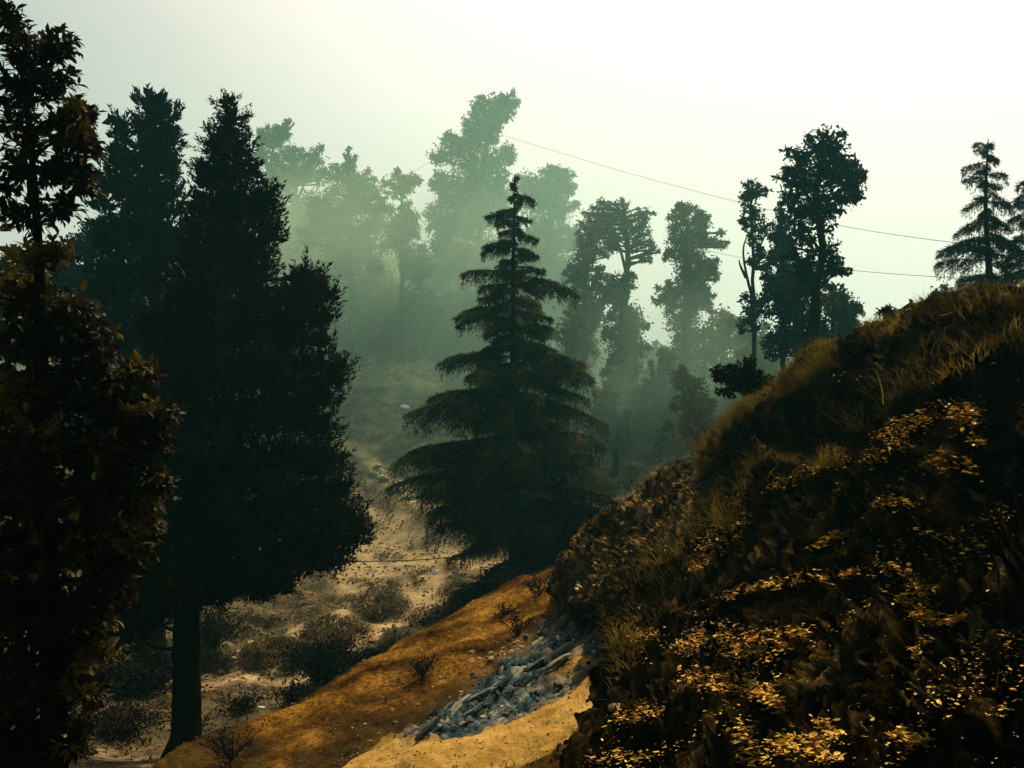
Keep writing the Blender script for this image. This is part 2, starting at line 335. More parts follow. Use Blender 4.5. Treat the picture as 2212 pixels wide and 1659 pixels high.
scrub = np.clip(SCR * 1.25, 0, 1)
scrub = np.maximum(scrub, upper * np.clip(.12 + 1.2 * nz + .6 * nz2, 0, 1))
scrub = np.maximum(scrub, np.clip((GU - 960) / 60, 0, 1) * np.clip(.25 + nz * .9, 0, 1) * (GY > 25))
scrub = np.maximum(scrub, np.clip((420 - GU) / 60, 0, 1) * np.clip((1560 - GV) / 60, 0, 1) * (GY > 10))
scrub = np.maximum(scrub, np.clip(nz * 2.0 + .12, 0, 1) * .85)
scrub *= (1 - path) * (1 - rocks)
ny, nx = GX.shape
def gridfaces(ny, nx):
    i, j = np.meshgrid(np.arange(ny - 1), np.arange(nx - 1), indexing='ij'); a = i * nx + j
    return np.stack([a, a + 1, a + nx + 1, a + nx], -1).reshape(-1, 4)
hillV = np.stack([GX, GY, GZ], -1).reshape(-1, 3)
link('hillside', mesh_np('hillside', hillV, [gridfaces(ny, nx)], True, {'scrub': scrub, 'rock': np.clip(rocks + path * .8, 0, 1)}), M_dirt, kind='structure')
sub = (slice(30, 430), slice(20, 380))
sv = hillV.reshape(ny, nx, 3)[sub]
def mkbvh(V, step=1):
    V = V[::step, ::step]; a, b = V.shape[:2]
    return BVHTree.FromPolygons([tuple(p) for p in V.reshape(-1, 3).tolist()], gridfaces(a, b).tolist())
BV_HILL = mkbvh(sv, 2)
def ray(bv, u, v):
    d = P(u, v, 1.0); h = bv.ray_cast((0, 0, 0), Vector(d).normalized())
    return (np.array(h[0]), np.array(h[1])) if h[0] is not None else (None, None)
def ground(x, y, bvs):
    best = None
    for bv in bvs:
        h = bv.ray_cast((x, y, 60), (0, 0, -1))
        if h[0] is not None and (best is None or h[0].z > best[0][2]): best = (np.array(h[0]), np.array(h[1]))
    return best

# ------------------------------------------------------------ setting: brown slope in front of the valley
def loft(rows, nu, nv):
    rows = np.array([catmull(r, nu) for r in rows])
    return catmull(rows, nv)
rowB = [(-600,2100,6),(-100,1850,9.5),(150,1760,12),(300,1690,13.5),(430,1600,15),(560,1556,15.6),(700,1487,16.6),(850,1402,18),(1000,1322,19.5),(1120,1258,21),(1250,1212,22),(1400,1150,23),(1560,1120,24)]
rowC = [(-700,2500,4),(-200,2100,6.5),(60,1960,8.6),(260,1860,9.8),(430,1740,11.2),(560,1660,12),(720,1590,12.8),(830,1535,13.6),(950,1450,14.8),(1080,1370,16.2),(1190,1300,17.8),(1330,1220,19.2),(1480,1160,20.5)]
rowD = [(-500,3200,2.6),(0,2400,4.6),(240,2150,5.8),(420,1960,6.8),(600,1800,7.8),(760,1690,8.7),(885,1602,9.5),(1010,1555,10.1),(1130,1500,10.9),(1260,1425,11.8),(1335,1362,12.8),(1430,1310,14),(1560,1260,15.5)]
rowE = [(-300,4200,1.8),(300,3000,2.9),(520,2500,3.7),(680,2200,4.6),(800,2000,5.2),(920,1860,5.8),(1030,1760,6.4),(1110,1680,6.9),(1190,1600,7.5),(1270,1530,8.2),(1380,1450,9.2),(1480,1400,10.4),(1600,1350,12)]
WA = PA(rowB) + np.array([-1.2, 1.6, -2.6]); WA2 = WA + np.array([-3, 2.5, -4])
WB, WC_, WD, WE = PA(rowB), PA(rowC), PA(rowD), PA(rowE)
WF = WE + np.array([1.2, -.2, .25]); WG = WE + np.array([5, -.6, .3])
SL = loft([WA2, WA, WB, WC_, WD, WE, WF, WG], 400, 275)
def normals(G):
    a = np.gradient(G, axis=0); b = np.gradient(G, axis=1); n = unit(np.cross(b, a))
    return np.where(n[..., 2:3] < 0, -n, n)
NS = normals(SL); su, sv_ = UV(SL)
slate = polymask(su, sv_, [(880,1600,4),(960,1560,30),(1060,1500,50),(1160,1450,55),(1250,1380,52),(1320,1310,40)], 26)
slate *= np.clip(1.1 + 1.2 * fbm(SL * 1.6, 3, 8), 0, 1)
pth = polymask(su, sv_, [(600,1760,60),(760,1680,30),(900,1640,42),(1100,1590,50),(1240,1520,50),(1290,1430,30),(1310,1340,16)], 22)
pth = np.clip(pth - slate, 0, 1)
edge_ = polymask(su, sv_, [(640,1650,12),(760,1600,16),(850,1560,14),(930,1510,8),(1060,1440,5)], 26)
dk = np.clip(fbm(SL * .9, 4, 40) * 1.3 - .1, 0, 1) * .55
scrub_shade = np.clip(np.maximum(dk * (1 - pth), edge_ * .9) * (1 - slate) , 0, 1)
shade_l = polymask(su, sv_, [(430,1659,60),(520,1640,40)], 60); scrub_shade = np.maximum(scrub_shade, shade_l * .8)  # shade at the lower left, painted into the ground colour along with the scrub
e1 = unit(np.array([.62, .72, .28])); e2 = unit(np.cross(e1, [0, 0, 1.])); e3 = np.cross(e1, e2)
def strata(p, f1, f2): return np.stack([p @ e1 * f1, p @ e2 * f2, p @ e3 * f2], -1)
ps = strata(SL, 1.6, 5.5)
rid = 1 - np.abs(fbm(ps, 4, 77)) * 1.2
SLd = .10 * fbm(SL * .9, 3, 1) + .03 * fbm(SL * 4.5, 3, 2) + slate * (.20 * rid - .22 + .05 * fbm(SL * 8, 3, 6)) - edge_ * .18 + .015 * fbm(SL * 14, 2, 60) + .07 * (.5 - np.abs(fbm(strata(SL, .5, 2.0), 3, 71))) * (1 - pth)
SL = SL + NS * SLd[..., None]
link('slope', mesh_np('slope', SL.reshape(-1, 3), [gridfaces(275, 400)], True, {'path': pth, 'slate': slate, 'scrub': scrub_shade}), M_slope, kind='structure')
BV_SL = mkbvh(SL, 2)

# ------------------------------------------------------------ setting: dark bank on the right
def dep(row):
    o = []
    for (u, v, d) in row:
        w = min(1, max(0, (u - 1500) / 600)); o.append((u, v, d * (1 - w) + w * (3.6 + (d - 3.6) * .62)))
    return o
r0 = [(1188,1285,17),(1212,1236,16.8),(1268,1172,16.3),(1350,1100,15.5),(1440,1040,14.8),(1520,1003,14),(1536,965,13.2),(1604,893,12.6),(1700,828,12),(1796,772,11.4),(1884,716,11),(1984,680,10.7),(2100,652,10.5),(2240,634,10),(2500,600,9.5),(3000,560,9)]
r1 = [(1225,1310,14.6),(1262,1292,14),(1320,1250,13.5),(1400,1190,12.8),(1480,1120,12.3),(1550,1070,11.8),(1606,1000,11.1),(1668,940,10.6),(1750,880,10),(1840,830,9.8),(1930,780,9.5),(2030,745,9.2),(2140,715,8.9),(2260,695,8.6),(2500,680,8.2),(3000,650,8)]
r2 = [(1325,1350,10.8),(1336,1330,10.4),(1365,1300,10.2),(1430,1260,9.9),(1500,1215,9.7),(1580,1165,9.4),(1660,1105,9),(1740,1045,8.6),(1830,995,8.3),(1920,955,8),(2010,925,7.7),(2100,900,7.4),(2190,880,7.2),(2310,860,7),(2500,850,6.8),(3000,820,6.6)]
r3 = [(1302,1470,8.3),(1318,1445,8.2),(1345,1420,8.1),(1400,1390,8),(1480,1355,7.8),(1560,1320,7.6),(1650,1270,7.3),(1740,1225,7),(1840,1180,6.7),(1930,1145,6.5),(2020,1120,6.3),(2110,1095,6.1),(2210,1070,5.9),(2350,1050,5.7),(2550,1030,5.5),(3000,1010,5.3)]
r4 = [(1250,1580,7.4),(1275,1570,7.2),(1320,1560,7.0),(1390,1540,6.8),(1470,1510,6.6),(1560,1475,6.4),(1650,1440,6.1),(1740,1405,5.8),(1840,1370,5.5),(1930,1345,5.3),(2020,1325,5.1),(2110,1305,4.9),(2210,1285,4.7),(2350,1265,4.5),(2550,1250,4.3),(3000,1230,4.1)]
r5 = [(1150,1700,6.5),(1185,1690,6.3),(1245,1695,6),(1325,1700,5.7),(1425,1695,5.4),(1530,1685,5.2),(1640,1665,4.9),(1750,1640,4.6),(1860,1615,4.4),(1960,1595,4.2),(2060,1575,4.05),(2160,1560,3.9),(2260,1545,3.8),(2400,1530,3.6),(2600,1510,3.5),(3000,1500,3.4)]
r6 = [(1000,2050,4.6),(1100,2050,4.4),(1200,2040,4.2),(1320,2030,4),(1440,2020,3.8),(1560,2010,3.6),(1680,1990,3.4),(1800,1970,3.2),(1920,1950,3.05),(2040,1940,2.95),(2160,1930,2.85),(2280,1920,2.8),(2400,1910,2.7),(2560,1900,2.6),(2800,1890,2.5),(3200,1880,2.5)]
W = [PA(dep(r)) for r in (r0, r1, r2, r3, r4, r5, r6)]
back = W[0] + np.array([.5, 1.6, -.5]); back2 = W[0] + np.array([2.0, 6, -2.6]); back3 = W[0] + np.array([5, 14, -6])
front = W[-1] + np.array([.6, -1.6, -.15]); 
NB, MB_ = 490, 390
BK = loft([back3, back2, back, *W, front], NB, MB_)
NBn = normals(BK); bu, bv_ = UV(BK)
pb = strata(BK, 1.1, 4.2); pb2 = strata(BK, 3.0, 13)
ridge = 1 - np.abs(fbm(pb, 4, 101)) * 1.3
ridge2 = 1 - np.abs(fbm(pb2, 3, 151)) * 1.2
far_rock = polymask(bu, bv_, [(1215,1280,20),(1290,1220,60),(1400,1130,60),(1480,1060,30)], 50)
dome = polymask(bu, bv_, [(1545,960,34),(1600,900,40),(1680,850,34)], 26) + polymask(bu, bv_, [(1740,850,50),(1800,830,40)], 30)
dome = np.clip(dome, 0, 1)
hollow = polymask(bu, bv_, [(1640,960,30),(1760,900,50),(1850,870,26)], 40) * 0 + polymask(bu, bv_, [(1650,975,20),(1760,930,40),(1840,900,20)], 40)
D = .20 * fbm(BK * .8, 3, 61) + (.10 * (ridge - .6) + .05 * (ridge2 - .5)) * (1 - .5 * dome) + .05 * fbm(BK * 5, 4, 62) + .05 * dome - .45 * hollow + .02 * fbm(BK * 16, 2, 65)
stp = fbm(strata(BK, .9, 3.4), 3, 201) * 2.6; fr_ = stp - np.floor(stp); D = D + .085 * (1 - dome) * (np.clip(fr_ / .75, 0, 1) ** 2 - .5) * (1 + .6 * vnoise(BK * 1.3, 9))
D *= np.clip(.35 + (bv_ - 500) / 600, .35, 1)
BK = BK + NBn * D[..., None]
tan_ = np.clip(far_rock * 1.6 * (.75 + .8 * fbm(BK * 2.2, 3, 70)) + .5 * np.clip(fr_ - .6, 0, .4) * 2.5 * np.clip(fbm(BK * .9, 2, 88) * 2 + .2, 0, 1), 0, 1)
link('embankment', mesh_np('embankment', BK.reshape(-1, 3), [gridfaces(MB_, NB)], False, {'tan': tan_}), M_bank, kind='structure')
BV_BK = mkbvh(BK, 2)
ALL = [BV_HILL, BV_SL, BV_BK]
def hit(u, v, bvs=None):
    best = None
    for bv in (bvs or ALL):
        p, n = ray(bv, u, v)
        if p is not None and (best is None or p[1] < best[0][1]): best = (p, n)
    return best

# ------------------------------------------------------------ haze
hz = MB(); x0, x1, y0, y1, z0, z1 = -620, 620, -320, 820, -60, 56
V8 = np.array([(x, y, z) for x in (x0, x1) for y in (y0, y1) for z in (z0, z1)], float)
hz.add(V8, [(0, 1, 3, 2), (4, 6, 7, 5), (0, 4, 5, 1), (2, 3, 7, 6), (0, 2, 6, 4), (1, 5, 7, 3)])
mh = bpy.data.materials.new('haze'); mh.use_nodes = True; n = mh.node_tree.nodes; l = mh.node_tree.links; n.clear()
ho = n.new('ShaderNodeOutputMaterial'); hv = n.new('ShaderNodeVolumePrincipled')
HAZE = .00065
hv.inputs['Color'].default_value = (.25, .85, .90, 1); hv.inputs['Absorption Color'].default_value = (0, 0, 0, 1)
hv.inputs['Density'].default_value = HAZE; hv.inputs['Anisotropy'].default_value = .45
l.new(hv.outputs['Volume'], ho.inputs['Volume'])
link('haze', hz.mesh('haze', False), mh, kind='stuff')

def smoke(u, v, d, ru, ry, rv, dens, seed, label, col=(.80, .95, .60)):
    c = P(u, v, d); b = MB(); r = np.array([ru / F * d, ry, rv / F * d]); th = np.linspace(0, math.pi, 17); ph = np.linspace(0, 2 * math.pi, 25)[:-1]
    V = np.array([[math.sin(a) * math.cos(q), math.sin(a) * math.sin(q), math.cos(a)] for a in th for q in ph]); i, j = np.meshgrid(np.arange(16), np.arange(24), indexing='ij')
    b.add(V, np.stack([i * 24 + j, (i + 1) * 24 + j, (i + 1) * 24 + (j + 1) % 24, i * 24 + (j + 1) % 24], -1).reshape(-1, 4))
    m = bpy.data.materials.new('smoke'); m.use_nodes = True; n = m.node_tree.nodes; l = m.node_tree.links; n.clear()
    o = n.new('ShaderNodeOutputMaterial'); pv = n.new('ShaderNodeVolumePrincipled'); t = n.new('ShaderNodeTexCoord'); no = n.new('ShaderNodeTexNoise'); no.inputs['Scale'].default_value = 1.6; no.inputs['Detail'].default_value = 3
    mp = n.new('ShaderNodeMapping'); mp.inputs['Location'].default_value = (seed, seed * 2, 0); l.new(t.outputs['Object'], mp.inputs['Vector']); l.new(mp.outputs['Vector'], no.inputs['Vector'])
    ln = n.new('ShaderNodeVectorMath'); ln.operation = 'LENGTH'; l.new(t.outputs['Object'], ln.inputs[0])
    a = n.new('ShaderNodeMapRange'); a.interpolation_type = 'SMOOTHSTEP'; a.inputs['From Min'].default_value = 1.0; a.inputs['From Max'].default_value = .15; l.new(ln.outputs['Value'], a.inputs['Value'])
    c2 = n.new('ShaderNodeMapRange'); c2.inputs['From Min'].default_value = .32; c2.inputs['From Max'].default_value = .68; c2.inputs['To Min'].default_value = .25; c2.inputs['To Max'].default_value = 1.75; l.new(no.outputs['Fac'], c2.inputs['Value'])
    x = n.new('ShaderNodeMath'); x.operation = 'MULTIPLY'; l.new(a.outputs['Result'], x.inputs[0]); l.new(c2.outputs['Result'], x.inputs[1]); y = n.new('ShaderNodeMath'); y.operation = 'MULTIPLY'; y.inputs[1].default_value = dens; l.new(x.outputs[0], y.inputs[0])
    l.new(y.outputs[0], pv.inputs['Density']); pv.inputs['Color'].default_value = (*col, 1); pv.inputs['Absorption Color'].default_value = (0, 0, 0, 1); pv.inputs['Anisotropy'].default_value = .4; l.new(pv.outputs['Volume'], o.inputs['Volume'])
    ob = link('smoke', b.mesh('smoke'), m, label=label, cat='smoke', kind='stuff', loc=tuple(c)); ob.scale = tuple(r); return ob
smoke(780, 590, 98, 520, 28, 210, .036, 3, 'pale green smoke drifting low through the far trees')
smoke(1060, 800, 88, 2300, 50, 900, .0105, 5, 'wide thin mist filling the whole valley', (.54, .90, .70))
smoke(1420, 860, 62, 520, 18, 280, .030, 9, 'thin teal smoke hanging in front of the ivy-clad trees', (.58, .92, .68))

# ------------------------------------------------------------ trees
def root_down(tp, tr):
    """carries a trunk that starts above the ground straight down into it"""
    g = ground(tp[0][0], tp[0][1], ALL)
    if g is None or g[0][2] > tp[0][2] - .1: return tp, tr
    return np.concatenate([[[tp[0][0], tp[0][1], g[0][2] - .3]], tp]), np.concatenate([[tr[0] * 1.25], tr])
def quads_leaf(mb, pos, size, shape, droop=0.0, flat=0.0):
    n = len(pos); d = rdir(n); d[:, 2] -= droop; up = rdir(n); up[:, 2] += flat
    scatter(mb, shape[0], shape[1], shape[2], pos, frames(d, up), size * (.65 + .7 * RNG.random(n)))
def clump_points(c, r, n, nsub, spread=.22):
    """points gathered in small tufts inside an ellipsoid"""
    s = rdir(nsub) * (RNG.random((nsub, 1)) ** .45); s = c + s * r * .92
    k = RNG.integers(0, nsub, n); return s[k] + RNG.normal(size=(n, 3)) * np.min(r) * spread, s
def broad_tree(label, d, trunk, clumps, size, dens, mat, cat='tree', group='trees on the misty hillside', name='broadleaf_tree', bark=None, limbs=(), shape=L_DIA, spread=.29, droop=.3, ysq=.8, sub=1.0, mini=5):
    bark = bark or M_bark_far
    base = P(trunk[0][0], trunk[0][1], d); t = empty(name, base, label, cat, group)
    tp = [P(u, v, d) for u, v, _ in trunk]; tr = [r / F * d for _, _, r in trunk]; tp, tr = root_down(np.array(tp), np.array(tr)); t.location = tuple(tp[0])
    tb = MB(); k = max(8, len(tp) * 4); tb.tube(catmull(tp, k) + RNG.normal(size=(k, 3)) * .03, catmull(np.array(tr)[:, None], k)[:, 0], 8, .15)
    link('trunk', tb.mesh('trunk'), bark, t)
    lb = MB()
    for lm in limbs:
        pts = np.array([P(u, v, d) + np.array([0, (i / len(lm)) * RNG.normal() * .5, 0]) for i, (u, v) in enumerate(lm)])
        l1 = MB(); l1.tube(catmull(pts, 9), np.linspace(.0021 * d, .0006 * d, 9), 5); link('limb', l1.mesh('limb'), bark, t)
    fo = MB()
    more = []
    for (u, v, ru, rv) in clumps:
        for _ in range(mini):
            a_ = RNG.random() * 6.283; k_ = .26 + .22 * RNG.random(); more.append((u + ru * math.cos(a_) * 1.0, v + rv * math.sin(a_) * 1.0, ru * k_, rv * k_))
    for (u, v, ru, rv) in list(clumps) + more:
        r = np.array([ru, ru * ysq, rv]) / F * d; c = P(u, v, d) + np.array([0, RNG.normal() * .4 * r[0], 0])
        area = ru * rv * math.pi * (d / F) ** 2; n = int(1.8 * dens * area / (size * size * .27)); ns = max(6, int(sub * 9 * (area / (size * size * 14)) ** .85))
        pts, s = clump_points(c, r, n, ns, spread); quads_leaf(fo, pts, size, shape, droop, .5)
        below = [q for q in tp if q[2] < c[2] - .2 * r[2]] or [tp[0]]
        a = min(below, key=lambda q: np.linalg.norm(q - c)); 
        if len(tp) > 1:
            tt = catmull(tp, 24); q = tt[np.argmin(np.linalg.norm(tt - (c - np.array([0, 0, r[2] * 1.1])), axis=1))]; a = q
        mid = (a + c) / 2 + np.array([0, 0, -.1 * r[2]])
        lb.tube([a, mid, c], [.0014 * d, .0010 * d, .0006 * d], 5)
        for e in s[:: max(1, len(s) // 12)]: lb.tube([c * .6 + a * .4, (c + e) / 2, e], [.0010 * d, .0007 * d, .0004 * d], 4)
    link('twigs', lb.mesh('twigs'), bark, t)
    link('crown', fo.mesh('crown', False), mat, t)
    return t

G_H = 'trees standing in the smoke on the far hillside'
broad_tree('tall pale tree with leaning square top, highest on the far hillside', 98, [(1035,620,9),(1040,450,7),(1048,330,6),(1075,225,4)],
 [(1075,222,38,28),(1050,262,42,26),(1095,218,16,20),(1035,232,20,22),(1030,300,40,26),(985,330,44,34),(1000,400,58,44),(1060,360,42,46),(955,395,20,24),(975,470,42,44),(1050,450,55,60),(1000,545,60,55),(1070,550,60,55),(960,520,22,26),(1085,420,22,40)], .34, 2.3, M_tree, group=G_H)
broad_tree('broad round-topped tree behind the tip of the central cedar', 96, [(1180,660,9),(1185,520,7),(1190,420,4)],
 [(1190,392,50,28),(1225,395,20,22),(1140,400,30,26),(1215,440,30,34),(1160,450,48,44),(1190,510,48,46),(1150,570,60,52),(1215,580,42,50),(1190,650,60,50),(1235,520,12,30)], .34, 2.3, M_tree, group=G_H)
broad_tree('small flat-topped tree on a thin stem between two far groups', 92, [(868,640,6),(868,500,4),(868,440,3),(870,400,2)],
 [(868,390,34,20),(858,408,26,16),(895,392,16,8),(868,480,34,30),(885,455,24,16),(860,520,36,34),(890,560,34,36),(905,590,22,30)], .3, 2.0, M_tree, group=G_H)
broad_tree('wide far tree with pointed lobes left of the flat-topped one', 94, [(760,660,8),(755,520,6),(758,400,4)],
 [(757,350,14,24),(730,380,34,22),(785,395,24,24),(760,420,50,34),(700,440,40,30),(745,490,62,44),(810,470,36,40),(690,495,40,34),(790,540,50,42),(830,440,12,14),(720,560,50,40)], .32, 2.0, M_tree, group=G_H)
broad_tree('faint far tree with a forked crown and a sky hole in it', 104, [(640,620,8),(635,470,6),(640,400,4)],
 [(630,345,36,22),(680,335,22,24),(665,365,22,14),(612,400,32,36),(690,385,12,14),(640,450,48,36),(620,520,50,44),(670,540,44,40),(650,490,40,34)], .32, 1.9, M_tree, group=G_H, limbs=[[(640,440),(660,390),(690,350)],[(635,440),(640,380),(640,340)]])
broad_tree('faintest far tree with a small tuft on its right, above the cypress shoulder', 112, [(570,560,7),(578,420,5),(590,320,3)],
 [(583,290,28,18),(600,300,26,22),(622,268,11,10),(610,285,14,12),(575,340,22,26),(560,300,14,20),(590,390,26,30),(580,460,40,44)], .34, 1.9, M_tree, group=G_H)
broad_tree('pale tree leaning into the haze right behind the cypress edge', 108, [(660,640,7),(660,560,5)], [(640,590,40,44),(700,600,50,44),(760,600,40,40),(820,600,50,44)], .34, 1.8, M_tree, group=G_H)
broad_tree('bushy tree in the dip between the two tallest far crowns', 104, [(935,680,6),(935,600,4)], [(930,590,30,34),(960,600,34,40),(900,620,34,30),(1000,640,50,50)], .34, 1.9, M_tree, group=G_H)
for k_, (u_, v_, lab_) in enumerate([(640,600,'smoky low tree at the foot of the faint forked one'),(730,640,'smoky undergrowth tree below the wide far tree'),(820,640,'smoky undergrowth tree below the flat-topped tree'),(1000,680,'pale tree clump low at the left of the central cedar'),(900,690,'smoky thicket above the rubble on the far slope'),(800,700,'smoky thicket left above the tent-shaped rock'),(1090,690,'smoky thicket behind the cedar, under the tallest tree')]):
    broad_tree(lab_, 101 - k_ * 1.5, [(u_, v_ + 60, 6), (u_, v_ - 20, 4)], [(u_, v_, 50, 44), (u_ - 40, v_ + 20, 34, 30), (u_ + 40, v_ + 16, 36, 30), (u_ + 10, v_ - 34, 34, 26)], .36, 1.5, M_tree, group=G_H)
G_M = 'ivy-clad trees on the right of the valley'
broad_tree('dim tree showing just right of the cedar at half its height', 62, [(1225,1000,7),(1225,850,6),(1225,720,4)], [(1225,720,30,40),(1228,790,34,44),(1222,870,36,50),(1240,930,36,36)], .24, 1.6, M_tree, group=G_M)
broad_tree('open-crowned tree with forked bare stems and sky through it', 66, [(1352,960,8),(1352,700,7),(1355,600,5),(1358,560,5),(1352,500,4),(1350,460,3)],
 [(1285,462,24,16),(1310,450,22,16),(1345,445,13,15),(1392,462,20,18),(1320,480,30,20),(1360,480,26,20),(1385,490,20,22),(1300,500,26,18),(1330,512,24,18),(1380,520,26,20),(1410,540,14,12),(1392,560,12,14),(1316,535,18,14)], .22, 1.35, M_tree, group=G_M,
 limbs=[[(1355,590),(1362,540),(1385,490)],[(1353,590),(1340,540),(1318,500),(1290,475)],[(1355,580),(1352,520),(1348,460)],[(1360,560),(1390,550),(1420,530)]])
broad_tree('leafy column rising right under the open-crowned tree', 64, [(1350,960,10),(1345,780,8),(1345,620,6)],
 [(1345,606,26,22),(1330,640,26,26),(1352,680,34,36),(1340,740,34,44),(1375,740,26,44),(1350,810,40,44),(1345,870,44,44),(1365,925,44,34)], .24, 2.4, M_tree, group=G_M)
broad_tree('slim tree with ragged shelves left of the open-crowned tree', 68, [(1262,960,8),(1262,780,7),(1265,600,6),(1272,500,4)],
 [(1275,500,26,26),(1262,530,24,22),(1292,548,24,16),(1262,570,28,24),(1245,600,26,18),(1290,600,22,22),(1268,640,34,30),(1250,680,28,26),(1285,690,22,30),(1265,750,34,44),(1250,810,36,44),(1262,880,40,50),(1255,940,40,40)], .24, 2.2, M_tree, group=G_M)
broad_tree('thick ivy-clad tree with a lacy flat crown', 66, [(1482,960,12),(1482,760,10),(1484,560,8),(1486,490,5)],
 [(1486,455,30,14),(1460,465,18,12),(1520,480,20,14),(1484,510,34,34),(1478,560,36,38),(1535,515,30,14),(1555,525,16,10),(1520,570,26,22),(1540,590,18,14),(1482,620,36,40),(1520,640,22,20),(1535,660,12,14),(1480,690,38,44),(1482,760,42,44),(1475,830,46,46),(1490,900,46,44),(1440,640,24,30)], .22, 2.3, M_tree, group=G_M,
 limbs=[[(1486,560),(1510,530),(1560,520)],[(1484,540),(1470,490),(1450,462)],[(1500,640),(1530,600),(1548,585)],[(1490,530),(1500,490),(1520,475)]])
broad_tree('low leafy tree filling the gap right of the lacy-crowned one', 62, [(1560,960,7),(1560,760,5)], [(1550,700,26,26),(1575,690,16,22),(1540,760,36,40),(1590,740,30,34),(1565,830,44,46),(1545,900,44,44)], .24, 2.1, M_tree, group=G_M)
broad_tree('thin crooked two-stemmed tree with small tufts up its height', 46, [(1628,760,5),(1626,650,4),(1628,540,3.4),(1622,470,2.6),(1625,420,2)],
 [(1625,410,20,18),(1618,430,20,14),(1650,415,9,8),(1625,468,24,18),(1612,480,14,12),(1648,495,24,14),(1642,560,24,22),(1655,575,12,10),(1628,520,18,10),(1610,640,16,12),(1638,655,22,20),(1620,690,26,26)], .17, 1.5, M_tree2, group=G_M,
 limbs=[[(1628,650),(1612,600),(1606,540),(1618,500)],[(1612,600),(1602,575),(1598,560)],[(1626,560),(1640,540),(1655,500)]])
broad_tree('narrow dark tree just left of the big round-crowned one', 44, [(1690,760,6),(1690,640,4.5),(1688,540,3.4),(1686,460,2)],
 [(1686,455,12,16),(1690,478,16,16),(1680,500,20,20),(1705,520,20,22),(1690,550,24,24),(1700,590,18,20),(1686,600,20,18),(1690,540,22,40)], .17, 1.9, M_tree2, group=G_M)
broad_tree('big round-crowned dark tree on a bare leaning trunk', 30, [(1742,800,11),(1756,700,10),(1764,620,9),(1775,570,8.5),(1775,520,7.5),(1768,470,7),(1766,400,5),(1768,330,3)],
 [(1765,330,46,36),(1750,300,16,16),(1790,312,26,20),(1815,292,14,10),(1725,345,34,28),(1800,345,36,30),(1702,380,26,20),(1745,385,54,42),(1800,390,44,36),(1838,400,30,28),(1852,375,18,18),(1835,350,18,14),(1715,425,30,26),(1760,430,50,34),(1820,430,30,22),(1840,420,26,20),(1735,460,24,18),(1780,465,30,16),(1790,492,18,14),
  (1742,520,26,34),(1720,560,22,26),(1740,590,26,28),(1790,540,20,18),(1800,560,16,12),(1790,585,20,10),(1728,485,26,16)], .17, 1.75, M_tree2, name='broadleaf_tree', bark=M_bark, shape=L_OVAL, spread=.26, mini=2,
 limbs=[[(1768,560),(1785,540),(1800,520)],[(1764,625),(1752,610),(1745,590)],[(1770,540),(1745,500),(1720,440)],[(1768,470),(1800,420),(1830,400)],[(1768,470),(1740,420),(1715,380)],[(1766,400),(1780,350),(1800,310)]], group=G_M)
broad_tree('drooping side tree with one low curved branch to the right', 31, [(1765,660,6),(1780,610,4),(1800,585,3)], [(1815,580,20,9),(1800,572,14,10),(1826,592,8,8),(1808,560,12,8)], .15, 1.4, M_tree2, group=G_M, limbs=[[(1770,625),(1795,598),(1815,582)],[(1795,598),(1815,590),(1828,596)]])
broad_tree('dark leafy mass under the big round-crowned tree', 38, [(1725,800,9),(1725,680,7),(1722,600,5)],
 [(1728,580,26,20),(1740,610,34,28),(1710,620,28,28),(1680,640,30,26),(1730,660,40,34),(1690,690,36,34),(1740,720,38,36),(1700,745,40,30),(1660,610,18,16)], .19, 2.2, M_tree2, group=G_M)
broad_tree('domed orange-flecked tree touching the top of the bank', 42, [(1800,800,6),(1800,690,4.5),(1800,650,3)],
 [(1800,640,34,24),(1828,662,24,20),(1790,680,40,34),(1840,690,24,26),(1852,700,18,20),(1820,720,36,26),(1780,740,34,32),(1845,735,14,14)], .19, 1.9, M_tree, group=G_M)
broad_tree('hazy low tree between the lacy crown and the crooked tree', 58, [(1640,860,7),(1640,740,5)], [(1610,700,20,18),(1640,740,40,36),(1680,780,40,36),(1620,800,44,40),(1580,700,12,14),(1700,740,20,30),(1650,850,44,34)], .22, 2.0, M_tree, group=G_M)
broad_tree('rounded pale bush-like tree low in front of the ivy-clad ones', 52, [(1500,1000,7),(1498,900,5)], [(1490,860,34,40),(1510,900,34,36),(1480,930,40,34),(1470,820,24,24),(1530,950,30,30)], .2, 2.2, M_tree, group=G_M)
broad_tree('dim tree low in the smoke right of the cedar', 60, [(1420,980,7),(1420,880,5)], [(1420,820,26,34),(1430,880,32,40),(1400,920,34,30),(1440,780,18,24),(1380,880,30,40)], .22, 2.2, M_tree, group=G_M)
broad_tree('tree in the shadow beside the right edge of the cedar', 56, [(1330,1000,7),(1330,900,5)], [(1310,880,30,34),(1330,920,34,34),(1300,940,34,30)], .22, 2.0, M_tree, group=G_M)
broad_tree('hazy rounded bush on the ridge left of the right-hand cedars', 40, [(2040,680,4),(2040,650,3)], [(2040,640,24,22),(2020,650,24,18),(2055,655,20,20),(2030,668,34,14)], .17, 2.2, M_tree2, group=None, cat='bush', name='ridge_bush')
